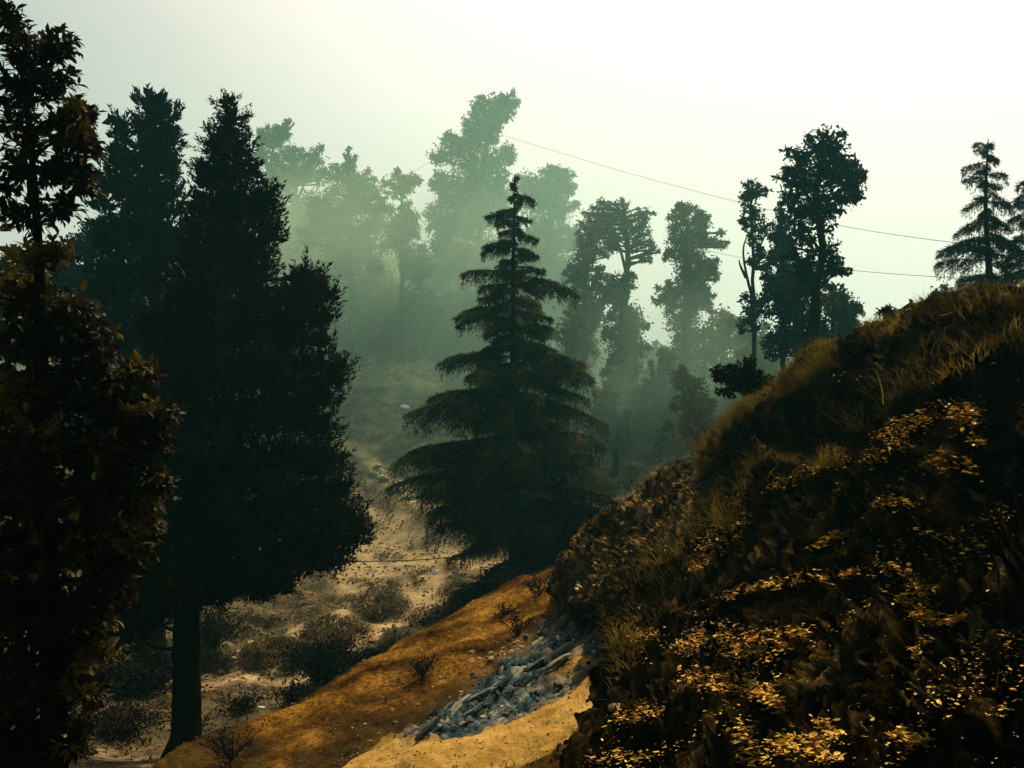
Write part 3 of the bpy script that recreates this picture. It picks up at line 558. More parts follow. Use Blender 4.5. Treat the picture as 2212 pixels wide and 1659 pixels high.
for k_, (u_, v_, d_, lab_) in enumerate([(1300,900,74,'bushy undergrowth tree low between the cedar and the open-crowned tree'),(1400,800,76,'hazy tree filling the gap right of the open-crowned tree'),(1450,880,70,'bushy undergrowth tree at the foot of the lacy-crowned tree'),(1560,860,68,'undergrowth tree below the gap left of the crooked tree'),(1400,930,66,'brownish thicket low behind the rock outcrop'),(1520,960,60,'brownish thicket beside the grassy dome of the bank')]):
    broad_tree(lab_, d_, [(u_, v_ + 60, 6), (u_, v_ - 20, 4)], [(u_, v_, 40, 40), (u_ - 34, v_ + 20, 30, 30), (u_ + 34, v_ + 16, 30, 30), (u_ + 8, v_ - 34, 24, 26)], .25, 1.5, M_tree, group=G_M)
broad_tree('dark hanging bush jutting out from the grassy bank edge', 13.0, [(1665,880,5),(1645,852,4),(1615,825,3)], [(1600,812,40,26),(1572,806,30,16),(1625,822,34,24),(1590,834,36,20),(1556,810,16,9),(1655,830,20,16),(1612,790,26,16),(1635,846,22,16)], .075, 1.9, M_scrub, group=None, cat='bush', name='hanging_bush', bark=M_bark, shape=L_OVAL)
broad_tree('small dark spiky bush on the ridge line right of the domed tree', 11.6, [(1935,705,3),(1935,685,2)], [(1930,676,24,14),(1950,680,22,12),(1968,662,7,8)], .05, 1.9, M_scrub, group=None, cat='bush', name='ridge_bush', bark=M_bark)
broad_tree('distant dark tree at the left seen behind the near leaves', 40, [(190,900,8),(190,700,6),(190,560,4)], [(200,530,40,34),(150,560,44,34),(205,500,26,22),(110,560,40,30),(180,610,56,40),(120,640,50,44),(230,580,44,44),(60,600,50,60),(170,700,60,50),(60,700,60,60)], .2, 2.0, M_cypress2, group=None)

# ---- dense cypress-like trees: lobes full of upturned sprays
def spray_tree(label, d, trunk, lobes, mat, size, dens, name, upb=.9):
    base = P(trunk[0][0], trunk[0][1], d); t = empty(name, base, label, 'tree', 'tall dense cypresses on the left')
    tp = np.array([P(u, v, d) for u, v, _ in trunk]); tr = np.array([r / F * d for _, _, r in trunk]); tp, tr = root_down(tp, tr); base = tp[0]; t.location = tuple(base)
    tb = MB(); tb.tube(catmull(tp, 90), catmull(tr[:, None], 90)[:, 0], 26, .16)
    for a_ in np.linspace(0, 6.283, 8)[:-1]:
        o_ = np.array([math.cos(a_), math.sin(a_), 0]) * tr[0]; tb.tube([base + o_ * .3 + [0, 0, .9], base + o_ * .75 + [0, 0, .45], base + o_ * 1.2 + [0, 0, .12], base + o_ * 1.9 + [0, 0, -.12]], [.10, .12, .11, .05], 7, .2)
    link('trunk', tb.mesh('trunk'), M_bark, t)
    axis = catmull(tp, 60)
    for (u, v, ru, rv, dy) in lobes:
        fo = MB(); r = np.array([ru, ru * .9, rv]) / F * d; c = P(u, v, d) + np.array([0, dy, 0])
        area = ru * rv * math.pi * (d / F) ** 2
        nt_ = int(dens * area * 150); s = rdir(nt_); rad = .45 + .62 * RNG.random((nt_, 1)) ** .5
        tc_ = c + s * rad * r; out_ = s * np.array([1, 1, .35]); out_[:, 2] += upb; out_ = unit(out_ + .35 * RNG.normal(size=(nt_, 3)))
        k = 18; pos = np.repeat(tc_, k, 0); dd = np.repeat(out_, k, 0); tt = RNG.random((len(pos), 1))
        ln = (.20 + .22 * RNG.random((nt_, 1))).repeat(k, 0)
        pos = pos + dd * tt * ln + RNG.normal(size=pos.shape) * .045 * (1.25 - tt)
        dir_ = unit(dd + .42 * RNG.normal(size=dd.shape))
        scatter(fo, *L_TRI, pos, frames(dir_, rdir(len(pos))), np.stack([size * (.7 + .8 * RNG.random(len(pos)))] + [size * (.34 + .2 * RNG.random(len(pos)))] * 2, -1))
        ni = int(area * dens * 320); pi_ = c + rdir(ni) * (RNG.random((ni, 1)) ** .4) * r * .8
        scatter(fo, *L_DIA, pi_, frames(rdir(ni) + [0, 0, .8], rdir(ni)), size * 2.4 * (.6 + .8 * RNG.random(ni)))
        lf = link('foliage', fo.mesh('foliage', False), mat, t)
        a = axis[np.argmin(np.linalg.norm(axis - (c - np.array([0, 0, r[2] * .8])), axis=1))]
        lb = MB(); lb.tube(catmull([a, (a * .5 + c * .5) - np.array([0, 0, .15 * r[2]]), c + np.array([0, 0, r[2] * .5])], 8), np.linspace(.05, .015, 8), 5)
        for e in c + s[:10] * r * .9: lb.tube([c * .7 + a * .3, (c + e) / 2, e], [.02, .014, .008], 4)
        link('bough', lb.mesh('bough'), M_bark, t)
    return t
spray_tree('large near-black cypress with a bare straight trunk on the terrace', 18.5, [(398,1680,46),(400,1645,38),(402,1600,32),(403,1500,29),(403,1380,27),(405,1250,24),(420,1000,18),(450,700,12),(480,450,7),(492,300,3)],
 [(492,228,12,18,0),(500,258,20,24,0),(470,285,12,22,.1),(492,310,34,40,0),(455,320,16,26,.1),(520,330,22,24,0),(490,370,52,44,.1),(545,372,12,22,0),(440,380,26,34,.2),(500,440,70,50,.2),(585,420,10,18,0),(565,455,36,36,0),(430,450,40,46,.4),
  (500,520,82,56,.2),(585,510,22,34,.1),(420,540,50,56,.5),(540,580,52,44,0),(470,610,80,56,-.2),(390,640,50,56,.3),(560,650,34,40,.1),(660,600,24,26,0),(640,640,28,30,-.1),(688,625,24,24,0),(708,640,16,20,0),(670,670,44,36,-.1),(700,690,20,26,0),
  (520,700,84,60,-.3),(430,730,80,60,-.2),(620,720,60,44,-.1),(690,740,24,26,0),(350,720,50,60,.2),(600,800,84,56,-.3),(690,790,30,30,0),(722,820,24,28,0),(735,800,8,18,0),(480,820,90,60,-.5),(380,830,70,60,-.2),(690,860,40,34,0),
  (600,900,90,56,-.3),(690,930,34,34,0),(470,920,90,60,-.5),(370,930,70,64,-.2),(300,880,50,60,.3),(640,1000,80,44,-.3),(705,1000,38,34,0),(540,1020,90,60,-.5),(430,1030,80,60,-.5),(330,1040,60,60,-.2),
  (660,1080,80,50,-.3),(730,1060,24,34,0),(560,1120,90,56,-.5),(450,1130,90,60,-.5),(340,1150,70,60,-.2),(700,1150,60,50,-.2),(755,1130,30,34,0),(765,1165,24,30,0),(620,1200,80,50,-.4),(520,1220,80,54,-.5),(420,1230,80,60,-.3),(330,1250,60,56,-.1),(700,1210,50,36,-.1),(560,1270,54,36,-.2),(610,1260,30,30,-.2),(380,1300,70,44,0),(470,1290,44,30,-.1),(300,1330,60,50,.2),(250,1250,60,70,.3),(250,1120,60,70,.3),(240,1380,50,44,.3)],
 M_cypress, .085, 1.0, 'cypress_tree')
spray_tree('teal-dark cypress with a blunt double top behind the near-black one', 27, [(330,1300,24),(332,1000,18),(335,700,13),(335,450,8),(332,280,4)],
 [(325,225,26,26,0),(338,250,30,30,0),(375,255,9,18,0),(252,262,10,26,0),(330,290,44,40,0),(262,300,18,30,0),(365,310,26,30,0),(320,350,56,44,0),(252,345,32,40,.1),(370,370,26,30,0),(300,420,64,50,.1),(230,400,36,34,.2),(215,440,24,22,.2),(350,440,50,50,0),(290,500,70,56,.1),(240,520,40,50,.2),(360,530,60,56,.1),(300,600,80,64,.1),(220,620,40,56,.3),(300,720,90,70,.2),(230,760,50,70,.3),(300,860,90,80,.2),(220,900,60,80,.3),(280,1000,90,80,.2),(230,1120,80,90,.2)],
 M_cypress2, .13, .42, 'cypress_tree')

# ---- deodar cedars: arched branches with hanging needle sprays
def cedar(label, d, top, base, prof, nb, mat, name, size=.10, dens=1.0, tips=(), bark=M_bark, droopk=1.0, cat='tree', group='drooping cedars'):
    T = P(top[0], top[1], d); B = P(base[0], base[1], d); H = T[2] - B[2]; t = empty(name, B, label, cat, group)
    tb = MB(); f = np.linspace(0, 1, 30)[:, None]; ax = B * (1 - f) + T * f; ax[:, 0] += .05 * np.sin(f[:, 0] * 7); axr, rr_ = root_down(ax, np.linspace(base[2] / F * d, .012, 30)); tb.tube(axr, rr_, 10, .1); t.location = tuple(axr[0])
    link('trunk', tb.mesh('trunk'), bark, t)
    sc_ = d / F
    def width(h):
        return np.interp(h, [p[0] for p in prof], [p[1] for p in prof]) * sc_
    specs = []
    for (hv, du) in tips:                                   # branches whose tips show in outline: start height v, reach in photo units
        h = (base[1] - hv) / (base[1] - top[1]); specs.append((h, abs(du) * sc_, math.atan2(RNG.normal() * .22, math.copysign(1, du))))
    for k in range(nb):
        h = 1 - .90 * ((k + .5) / nb) ** .85; a = k * 2.39996 + RNG.normal() * .25; specs.append((h, width(h) * (.38 + .70 * RNG.random()), a))
    for (h, ln, az) in specs:
        c = B * (1 - h) + T * h; o = np.array([math.cos(az), math.sin(az), 0.]); side = np.array([-o[1], o[0], 0.])
        m = 12; s = np.linspace(0, 1, m); rise = (.02 + .12 * RNG.random()) * ln * (1 if h < .93 else 3); dr_ = droopk * RNG.uniform(.10, .42); az2 = RNG.normal() * .12
        z = rise * np.sin(s * math.pi * .62) * 1.3 - dr_ * ln * s ** RNG.uniform(1.3, 2.6) + .03 * ln * np.sin(s * 6 + az * 3)
        bp = c + o * (s * ln)[:, None] + np.array([0, 0, 1.]) * z[:, None] + side * (.10 * ln * np.sin(s * 3 + az * 2) + az2 * ln * s)[:, None]
        wb = MB(); wb.tube(bp, np.linspace(.010 + .012 * ln, .004, m), 5)
        nf = MB(); ntw = max(3, int(9 * ln + 2))
        pos = []; dr = []
        for i in range(ntw):
            q = .10 + .90 * (i + RNG.random() * .6) / ntw; p0 = np.array([np.interp(q, s, bp[:, kk]) for kk in range(3)])
            for sg in (-1, 1):
                tl = ln * (.48 * (1 - q) ** .75 + .06) * (.35 + .9 * RNG.random()) ; td = unit(o * .75 + side * sg * (.8 + .3 * RNG.random()) + np.array([0, 0, .05]))
                kk = max(3, int(tl / .13)); ss = np.linspace(0, 1, kk + 1)[1:]
                tw = p0 + td * (ss * tl)[:, None] - np.array([0, 0, 1.]) * (.42 * droopk * tl * ss ** 1.8)[:, None]
                wb.tube(np.concatenate([[p0], tw]), np.linspace(.009, .003, kk + 1), 3)
                nn = int(kk * 26 * dens); fr = np.clip(np.round(RNG.random(nn) * kk * 1.6) / (kk * 1.6) + RNG.normal(size=nn) * .012 / tl, 0, .999); idx = np.minimum((fr * kk).astype(int), kk - 1); pr = np.concatenate([[p0], tw]); fl = (fr * kk - idx)[:, None]
                pp = pr[idx] * (1 - fl) + pr[idx + 1] * fl
                hang = RNG.random((nn, 1)) ** 2.0 * (.10 + .26 * ln / 3) * (1.0 + .9 * math.sin(i * 2.3 + az * 5))
                pos.append(pp - np.array([0, 0, 1.]) * hang + RNG.normal(size=pp.shape) * (.012 + .02 * (1 - hang))); dr.append(unit(td * .6 - np.array([0, 0, .9]) * (hang * 4 + .3) + .34 * RNG.normal(size=pp.shape)))
        nn = int(ln * 60 * dens); fr = RNG.random(nn); pp = np.stack([np.interp(fr, s, bp[:, kk]) for kk in range(3)], -1); pos.append(pp + RNG.normal(size=pp.shape) * .03); dr.append(unit(o * .4 + rdir(nn)))
        pos = np.concatenate(pos); dr = np.concatenate(dr)
        scatter(nf, *L_TRI, pos, frames(dr, rdir(len(pos))), np.stack([size * (.7 + .7 * RNG.random(len(pos)))] + [size * (.20 + .14 * RNG.random(len(pos)))] * 2, -1))
        bo = link('branch', wb.mesh('branch'), bark, t)
        no_ = link('needles', nf.mesh('needles', False), mat, None); no_.parent = bo
    return t
cedar('tall cone-shaped cedar with rust-tinged drooping branches in the middle of the picture', 30, (1110,376), (1114,1262,17),
 [(.10,215),(.16,250),(.22,250),(.30,240),(.38,215),(.45,175),(.52,165),(.60,135),(.68,120),(.75,95),(.82,65),(.88,48),(.93,28),(1,8)], 104, M_cedar, 'cedar_tree', .11, .50,
 [(432,45),(470,-62),(530,-68),(545,52),(592,-112),(612,110),(628,138),(668,-128),(700,-120),(765,-160),(780,150),(800,175),(850,-205),(900,-235),(895,200),(960,-262),(980,-225),(985,170),(1060,-255),(1075,-215),(1050,190),(1095,-190),(1110,-140)])
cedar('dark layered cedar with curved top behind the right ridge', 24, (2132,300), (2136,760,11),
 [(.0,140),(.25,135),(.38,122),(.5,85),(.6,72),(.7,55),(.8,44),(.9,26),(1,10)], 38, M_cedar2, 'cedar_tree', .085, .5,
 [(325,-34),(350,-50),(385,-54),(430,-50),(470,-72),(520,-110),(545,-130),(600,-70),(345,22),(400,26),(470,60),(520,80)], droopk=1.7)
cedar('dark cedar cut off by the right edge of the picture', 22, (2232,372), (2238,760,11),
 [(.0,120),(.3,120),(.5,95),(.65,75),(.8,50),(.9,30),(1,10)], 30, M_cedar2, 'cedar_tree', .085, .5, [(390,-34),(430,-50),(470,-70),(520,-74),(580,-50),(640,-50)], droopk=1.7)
cedar('low shaded young cedar in the hollow right of the tall one', 26, (1210,1020), (1200,1300,8),
 [(0,60),(.3,150),(.6,140),(.8,80),(1,10)], 20, M_cypress, 'cedar_tree', .13, .45, [(1060,130),(1095,140),(1080,-60),(1200,-150),(1225,-190),(1190,120),(1150,140)])
bushy = broad_tree('dark hollow full of low growth under the cedar', 27.5, [(1120,1330,4),(1120,1300,3)], [(1080,1250,60,26),(1150,1200,44,40),(1200,1160,60,44),(1060,1290,50,26),(1130,1290,44,26),(1180,1230,44,34),(1250,1170,50,34)], .12, 2.0, M_cypress, group=None, cat='bush', name='shaded_bush')

# ------------------------------------------------------------ near broadleaf tree on the left
def near_tree():
    d = 5.6; base = P(110, 1760, d); t = empty('broadleaf_tree', base, 'near tree with glossy dark leaves cut by the left edge', 'tree')
    tb = MB(); tp = np.array([P(*q) for q in [(120,1900,d),(115,1500,d),(95,1150,d),(90,900,d),(88,700,d),(80,480,d),(60,250,d),(30,60,d)]]); tr = np.array([30,26,21,17,13,9,6,3]) / F * d
    ax = catmull(tp, 60); tb.tube(ax, catmull(tr[:, None], 60)[:, 0], 10, .12); link('trunk', tb.mesh('trunk'), M_bark, t)
    clumps = [(20,30,40,34,8),(60,110,70,46,20),(120,100,34,24,8),(150,85,16,12,3),(30,190,80,60,18),(120,170,50,44,14),(60,280,90,60,22),(140,260,30,34,8),(178,240,28,34,9),(160,300,50,40,14),(195,310,24,34,7),(50,380,90,60,20),(150,370,60,44,16),(180,400,34,30,8),(40,470,80,50,13),(140,450,46,34,11),(60,560,80,50,15),(130,540,40,30,7),(50,640,90,50,20),(160,660,50,40,9),
      (60,740,110,60,28),(180,720,70,50,16),(200,780,60,44,16),(80,850,130,70,40),(230,850,70,50,20),(310,810,44,30,8),(300,900,70,46,20),(345,890,40,24,8),(90,960,140,70,40),(240,980,90,60,24),(330,950,44,34,10),(80,1080,140,70,36),(220,1080,90,60,22),(300,1060,60,44,14),(330,1040,44,24,9),(290,1110,60,50,16),(320,1140,34,28,7),(80,1200,140,80,36),(220,1180,90,60,22),(290,1190,50,40,9),
      (60,1320,130,80,30),(180,1320,80,70,20),(240,1270,60,50,12),(60,1460,130,80,28),(150,1440,60,70,14),(60,1600,130,80,28),(150,1590,50,60,9),(60,1730,130,80,20),(-120,200,120,200,30),(-120,600,120,200,36),(-120,1000,140,220,44),(-120,1400,140,220,44),(215,1400,40,40,5),(200,1500,30,30,4)]
    lb = MB(); pos = []; dr = []; 
    for (u, v, ru, rv, n) in clumps:
        c = P(u, v, d); r = np.array([ru, max(ru, 60), rv]) / F * d
        a = ax[np.argmin(np.linalg.norm(ax - (c - np.array([0, 0, .35 * r[2] + .05])), axis=1))]
        cc = c + rdir(1)[0] * r * .2; br = catmull([a, (a + cc) / 2 + RNG.normal(size=3) * .04, cc], 7); lb.tube(br, np.linspace(.012, .005, 7), 5)
        nt_ = max(3, int(n * (2.7 if v < 660 and u > -50 else 2.2))); e = c + rdir(nt_) * (RNG.random((nt_, 1)) ** .4) * r
        for p in e:
            st = br[RNG.integers(3, 7)]; lb.tube(catmull([st, (st + p) / 2 + RNG.normal(size=3) * .02, p], 5), np.linspace(.0045, .002, 5), 4)
            td = unit(p - st); k = RNG.integers(7, 12); f = RNG.random((k, 1)) ** .6
            q = p - td * (1 - f) * .11; az = rdir(k); az = unit(az - (az @ td)[:, None] * td); o = unit(td * (.35 + .5 * RNG.random((k, 1))) + az * .9 + np.array([0, 0, .12]))
            pos.append(q); dr.append(o)
    inn = MB()
    for (u, v, ru, rv, nn) in clumps:
        if v < 640: continue
        k = int(nn * (17 if v > 780 else 9)); q = P(u - .12 * ru, v, d + .35) + rdir(k) * (RNG.random((k, 1)) ** .5) * np.array([ru * .92, 60, rv]) / F * d
        scatter(inn, *L_DIA, q, frames(rdir(k), rdir(k) * .6 + [0, -.4, .6]), .10 * (.7 + .6 * RNG.random(k)))
    link('inner_foliage', inn.mesh('inner_foliage', False), M_leaf_near, t, kind='stuff')
    link('branches', lb.mesh('branches'), M_bark, t)
    pos = np.concatenate(pos); dr = np.concatenate(dr); n = len(pos); up = rdir(n) * .45 + np.array([0, 0, 1.]); rot = frames(dr, up); sz = .046 + .036 * RNG.random(n)
    u, v = UV(pos); vis = (u > 0) & (u < 420) & (v > 0) & (v < 1659)
    # the largest leaves that show on the camera's side are parts of their own
    score = np.where(vis, sz * (1 + .5 * (pos[:, 1] < d)) * (u > 120), -1); own = np.argsort(-score)[:290]; rest = np.setdiff1d(np.arange(n), own)
    fo = MB(); scatter(fo, *L_OVAL, pos[rest], rot[rest], sz[rest]); link('foliage', fo.mesh('foliage', False), M_leaf_near, t, kind='stuff')
    lm = mesh_np('leaf', L_OVAL[0], [np.array(L_OVAL[1]), np.array(L_OVAL[2])], False); lm.materials.append(M_leaf_near_own)
    from mathutils import Matrix
    for i in own:
        o = bpy.data.objects.new('leaf', lm); COL.objects.link(o); o.parent = t
        o.matrix_local = Matrix.Translation(Vector(pos[i] - base)) @ Matrix(rot[i].tolist()).to_4x4() @ Matrix.Scale(float(sz[i]), 4)
    return n
M_leaf_near_own = M('near_leaf_single', [(.36, (.006, .006, .002)), (.60, (.03, .026, .005)), (.76, (.38, .32, .05))], 1.2, .6, .06, .2, rnd=True)  # brightest tone is a painted highlight, not a separate leaf colour
near_tree()

# ------------------------------------------------------------ grass, litter and plants on the bank
def blades(mb, roots, length, width, lean, nrm=None):
    n = len(roots); seg = 3; up = np.array([0, 0, 1.]); d0 = unit(up + .45 * RNG.normal(size=(n, 3)) + (0 if nrm is None else nrm * .5)); side = unit(np.cross(d0, rdir(n)))
    ln = length * (.5 + RNG.random(n)); bend = unit(RNG.normal(size=(n, 3)) * [1, 1, .2] + lean) * (.35 + .5 * RNG.random((n, 1)))
    V = []
    for k in range(seg):
        s = k / seg; c = roots + d0 * (ln * s)[:, None] + bend * (ln * s * s)[:, None]; w = width * (1 - s * .7)
        V += [c - side * w, c + side * w]
    V.append(roots + d0 * ln[:, None] * .95 + bend * ln[:, None])
    V = np.stack(V, 1).reshape(-1, 3); o = (np.arange(n) * 7)[:, None, None]
    q = (np.array([(0, 1, 3, 2), (2, 3, 5, 4)])[None] + o).reshape(-1, 4); t = (np.array([(4, 5, 6)])[None] + o).reshape(-1, 3); mb.add(V, q, t)
flat = BK.reshape(-1, 3); fn = NBn.reshape(-1, 3); ub, vb = UV(BK); ub = ub.ravel(); vb = vb.ravel(); inb = (flat[:, 1] > 2)
def pick(w, n):
    w = np.clip(w, 0, None) * inb; w = w / w.sum(); i = RNG.choice(len(w), n, p=w); return flat[i] + RNG.normal(size=(n, 3)) * .012, fn[i]
grow = np.repeat(np.arange(MB_), NB)
area = np.linalg.norm(np.cross(np.gradient(BK, axis=0), np.gradient(BK, axis=1)), axis=2).ravel()
gm = MB()
def cellarea_(G): return np.linalg.norm(np.cross(np.gradient(G, axis=0), np.gradient(G, axis=1)), axis=2)
w = area * (polymask(ub, vb, [(1530,1000,14),(1545,930,22),(1600,860,26),(1690,820,26),(1760,790,22),(1790,770,14)], 16)) * (flat[:, 1] > 6)
r_, nn_ = pick(w, 13000); blades(gm, r_, .12, .003, np.array([-.5, -.5, -.2]), nn_)
w = area * (polymask(ub, vb, [(1700,1010,10),(1800,930,14),(1900,860,14),(2000,800,16),(2120,750,22),(2200,720,20)], 40)) * (vb > 500)
r_, nn_ = pick(w, 5500); blades(gm, r_, .09, .0022, np.array([-.4, -.5, -.1]), nn_)
w = area * (polymask(ub, vb, [(1880,720,10),(1990,680,10),(2100,655,12),(2220,640,12)], 24)) * (vb > 500)
r_, nn_ = pick(w, 4500); blades(gm, r_, .07, .002, np.array([-.3, -.5, 0]), nn_)
w = area * (polymask(ub, vb, [(1400,1250,20),(1460,1190,30),(1540,1110,36),(1620,1060,26)], 30))
r_, nn_ = pick(w, 5000); blades(gm, r_, .12, .003, np.array([-.5, -.4, 0]), nn_)
w = area * (polymask(ub, vb, [(1320,1330,12),(1345,1340,24),(1370,1400,26),(1330,1460,14)], 20))
r_, nn_ = pick(w, 4500); blades(gm, r_, .11, .0022, np.array([-.6, -.3, -.5]), nn_)
nzb = np.clip(fbm(flat * 1.3, 3, 123), 0, 1)
r_, nn_ = pick(area * nzb * (vb > 640) * (vb < 1500) * (ub > 1300) * (ub < 2260), 6000); blades(gm, r_, .07, .002, np.array([-.3, -.4, -.2]), nn_)
link('bank_grass', gm.mesh('bank_grass', False), M_grass, label='dry golden brown grass growing over the dark right-hand bank', cat='grass', kind='stuff')

slf = SL.reshape(-1, 3); wS = (cellarea_(SL) * (su > 200) * (su < 1350) * (sv_ < 1700) * (SL[..., 1] > 5) * (1 - slate) * (1 - pth * .9) * np.clip(fbm(SL * 1.2, 3, 91) + .05, 0, 1)).ravel(); wS /= wS.sum(); i_ = RNG.choice(len(wS), 9000, p=wS)
g2 = MB(); blades(g2, slf[i_] + RNG.normal(size=(9000, 3)) * [.03, .03, 0], .07, .003, np.array([-.2, -.2, 0])); link('slope_grass', g2.mesh('slope_grass', False), M_grass, label='short dry grass in thin patches on the brown slope', cat='grass', kind='stuff')
# fallen leaves: bands in photo units (polyline of u, v, halfwidth; share)
BANDS = [([(1880,1000,12),(1930,940,26),(2000,900,26),(2110,880,14)],150),([(2080,890,14),(2110,960,14)],30),([(1680,1050,8),(1760,1010,16),(1830,990,14)],90),([(1500,1235,8),(1530,1175,26),(1600,1140,20),(1610,1105,10)],190),([(1640,1070,8),(1720,1030,12),(1800,1000,8)],50),
 ([(1560,1290,8),(1640,1268,10),(1750,1250,12),(1800,1255,14)],90),([(1820,1245,8),(1860,1230,8)],16),([(1900,1215,8),(1950,1240,14),(1990,1285,14),(2020,1275,8)],60),([(1940,1285,12),(1980,1325,18),(2040,1350,10),(2090,1330,8)],95),
 ([(1470,1400,18),(1540,1375,30),(1600,1400,36),(1680,1390,22),(1730,1372,14)],330),([(1480,1470,22),(1560,1470,30),(1620,1480,18),(1690,1530,12)],210),([(1680,1625,16),(1720,1600,18),(1790,1640,16)],110),([(1770,1560,12),(1810,1600,12)],40),([(1930,1585,10),(1990,1600,12)],40),
 ([(2000,1375,6),(1975,1440,6)],16),([(1750,1190,8),(1830,1150,10)],40),([(1900,1085,10),(1980,1090,8)],24),([(1590,1570,20),(1640,1650,20)],60),([(1350,1380,10),(1420,1370,14)],40),([(1330,1560,14),(1420,1530,16)],45),([(1280,1640,16),(1400,1640,20)],30),([(2020,1000,20),(2120,1010,20)],26),([(1990,1150,30),(2100,1200,30)],24)]
pts = []
for poly, n in BANDS:
    poly = np.array(poly, float); ds = np.r_[0, np.cumsum(np.hypot(*np.diff(poly[:, :2], axis=0).T))]
    for _ in range(int(n * 6.5)):
        s = random.random() * ds[-1]; u, v, wd = (np.interp(s, ds, poly[:, k]) for k in range(3)); pts.append((u + random.gauss(0, wd * .8), v + random.gauss(0, wd * .6), 1.0))
for _ in range(9000):
    u, v = random.uniform(1290, 2212), random.uniform(760, 1659); f_ = float(fbm(np.array([(u * .8 - v * .6) / 300, (u * .6 + v * .8) / 70, 0.]), 3, 333))
    if f_ > .42 or random.random() < .06: pts.append((u, v, .75))
lv_p = []; lv_n = []; lv_s = []
for (u, v, k) in pts:
    p, nrm = ray(BV_BK, u, v)
    if p is None or p[1] > 13: continue
    if nrm[2] < 0: nrm = -nrm
    lv_p.append(p + nrm * (.008 + .014 * random.random())); lv_n.append(nrm); lv_s.append(k * (.014 + .034 * random.random() ** 1.6) * (1.5 if random.random() < .07 else 1))
lv_p = np.array(lv_p); lv_n = np.array(lv_n); lv_s = np.array(lv_s); n = len(lv_p)
lup = unit(lv_n * .25 + np.array([0, 0, .8]) + SD * .4 + .22 * RNG.normal(size=(n, 3))); ldr = e1 * 1.1 * RNG.choice([-1, 1], (n, 1)) + .7 * RNG.normal(size=(n, 3)); ldr = unit(ldr - (ldr * lup).sum(1)[:, None] * lup * .93)
lrot = frames(ldr, lup); own = np.argsort(-(lv_s / lv_p[:, 1]))[:290]; rest = np.setdiff1d(np.arange(n), own)
L_FLAKE = ([(0, .1, 0), (.35, .26, .07), (.8, .22, .02), (1, -.05, .06), (.7, -.24, 0), (.2, -.2, .05)], [(0, 1, 4, 5), (1, 2, 3, 4)], None)
L_DEAD = ([(0, 0, 0), (.25, .20, .09), (.6, .24, .10), (1, .02, .05), (.62, -.20, .09), (.25, -.17, .06), (.28, 0, 0), (.62, 0, -.01)], L_OVAL[1], L_OVAL[2])
asp = np.stack([lv_s, lv_s * RNG.uniform(.45, 1.15, n), lv_s * RNG.uniform(-.6, 1.6, n)], -1)
lm_ = MB(); ra, rb = rest[::2], rest[1::2]; scatter(lm_, *L_DEAD, lv_p[ra], lrot[ra], asp[ra]); scatter(lm_, *L_FLAKE, lv_p[rb], lrot[rb], asp[rb]); link('leaf_litter', lm_.mesh('leaf_litter', False), M_fallen, label='golden dead leaves scattered over the dark right-hand bank', cat='leaf litter', kind='stuff')
LEAF_PLACES = [(2000,910,'in the uppermost bright patch of the bank'),(1750,1010,'in the thin streak near the middle top'),(1560,1160,'below the bright grass tuft'),(1700,1255,'in the middle band of the bank'),(1960,1250,'in the right-hand upper band'),(2020,1340,'in the right-hand lower band'),(1560,1400,'in the densest central patch'),(1600,1490,'just under the densest patch'),(1720,1620,'at the bottom edge of the picture'),(1960,1590,'at the bottom right'),(1380,1400,'beside the path corner'),(1340,1620,'at the bottom left foot of the bank'),(2120,1150,'scattered near the right edge'),(2130,1500,'scattered low on the right edge')]
dl = mesh_np('fallen_leaf', L_DEAD[0], [np.array(L_DEAD[1]), np.array(L_DEAD[2])], False); dl.materials.append(M_fallen)
from mathutils import Matrix
for i in own:
    o = bpy.data.objects.new('fallen_leaf', dl); COL.objects.link(o); o.matrix_world = Matrix.Translation(Vector(lv_p[i])) @ Matrix(lrot[i].tolist()).to_4x4() @ Matrix.Scale(float(lv_s[i]), 4)
    lu, lv = UV(lv_p[i]); pl = min(LEAF_PLACES, key=lambda q: math.hypot(q[0] - lu, q[1] - lv))[2]
    o['label'] = 'golden dead leaf, ' + ('biggest size, ' if lv_s[i] > .05 else 'middling size, ' if lv_s[i] > .04 else 'smaller, ') + ('pointing upslope, ' if lrot[i][2, 0] > .2 else 'pointing downslope, ' if lrot[i][2, 0] < -.2 else 'lying level, ') + pl; o['category'] = 'leaf'; o['group'] = 'large dead leaves on the bank'


# stalks
def stalk(label, pts, d, rad, name='grass_stalk'):
    b = MB(); b.tube(catmull([P(u, v, d) for u, v in pts], 14), np.linspace(rad, rad * .4, 14), 5); link(name, b.mesh(name), M_fallen, label=label, cat='stalk')
stalk('long curved golden grass stalk arching off the grassy edge', [(1702,872),(1680,850),(1660,815),(1640,790)], 10.6, .009)
stalk('pale upright seed stalk in the middle of the dark bank', [(1908,872),(1905,840),(1893,800)], 6.8, .006)
stalk('thin white broken stalk near the top of the bank', [(2075,670),(2030,682)], 7.4, .004)

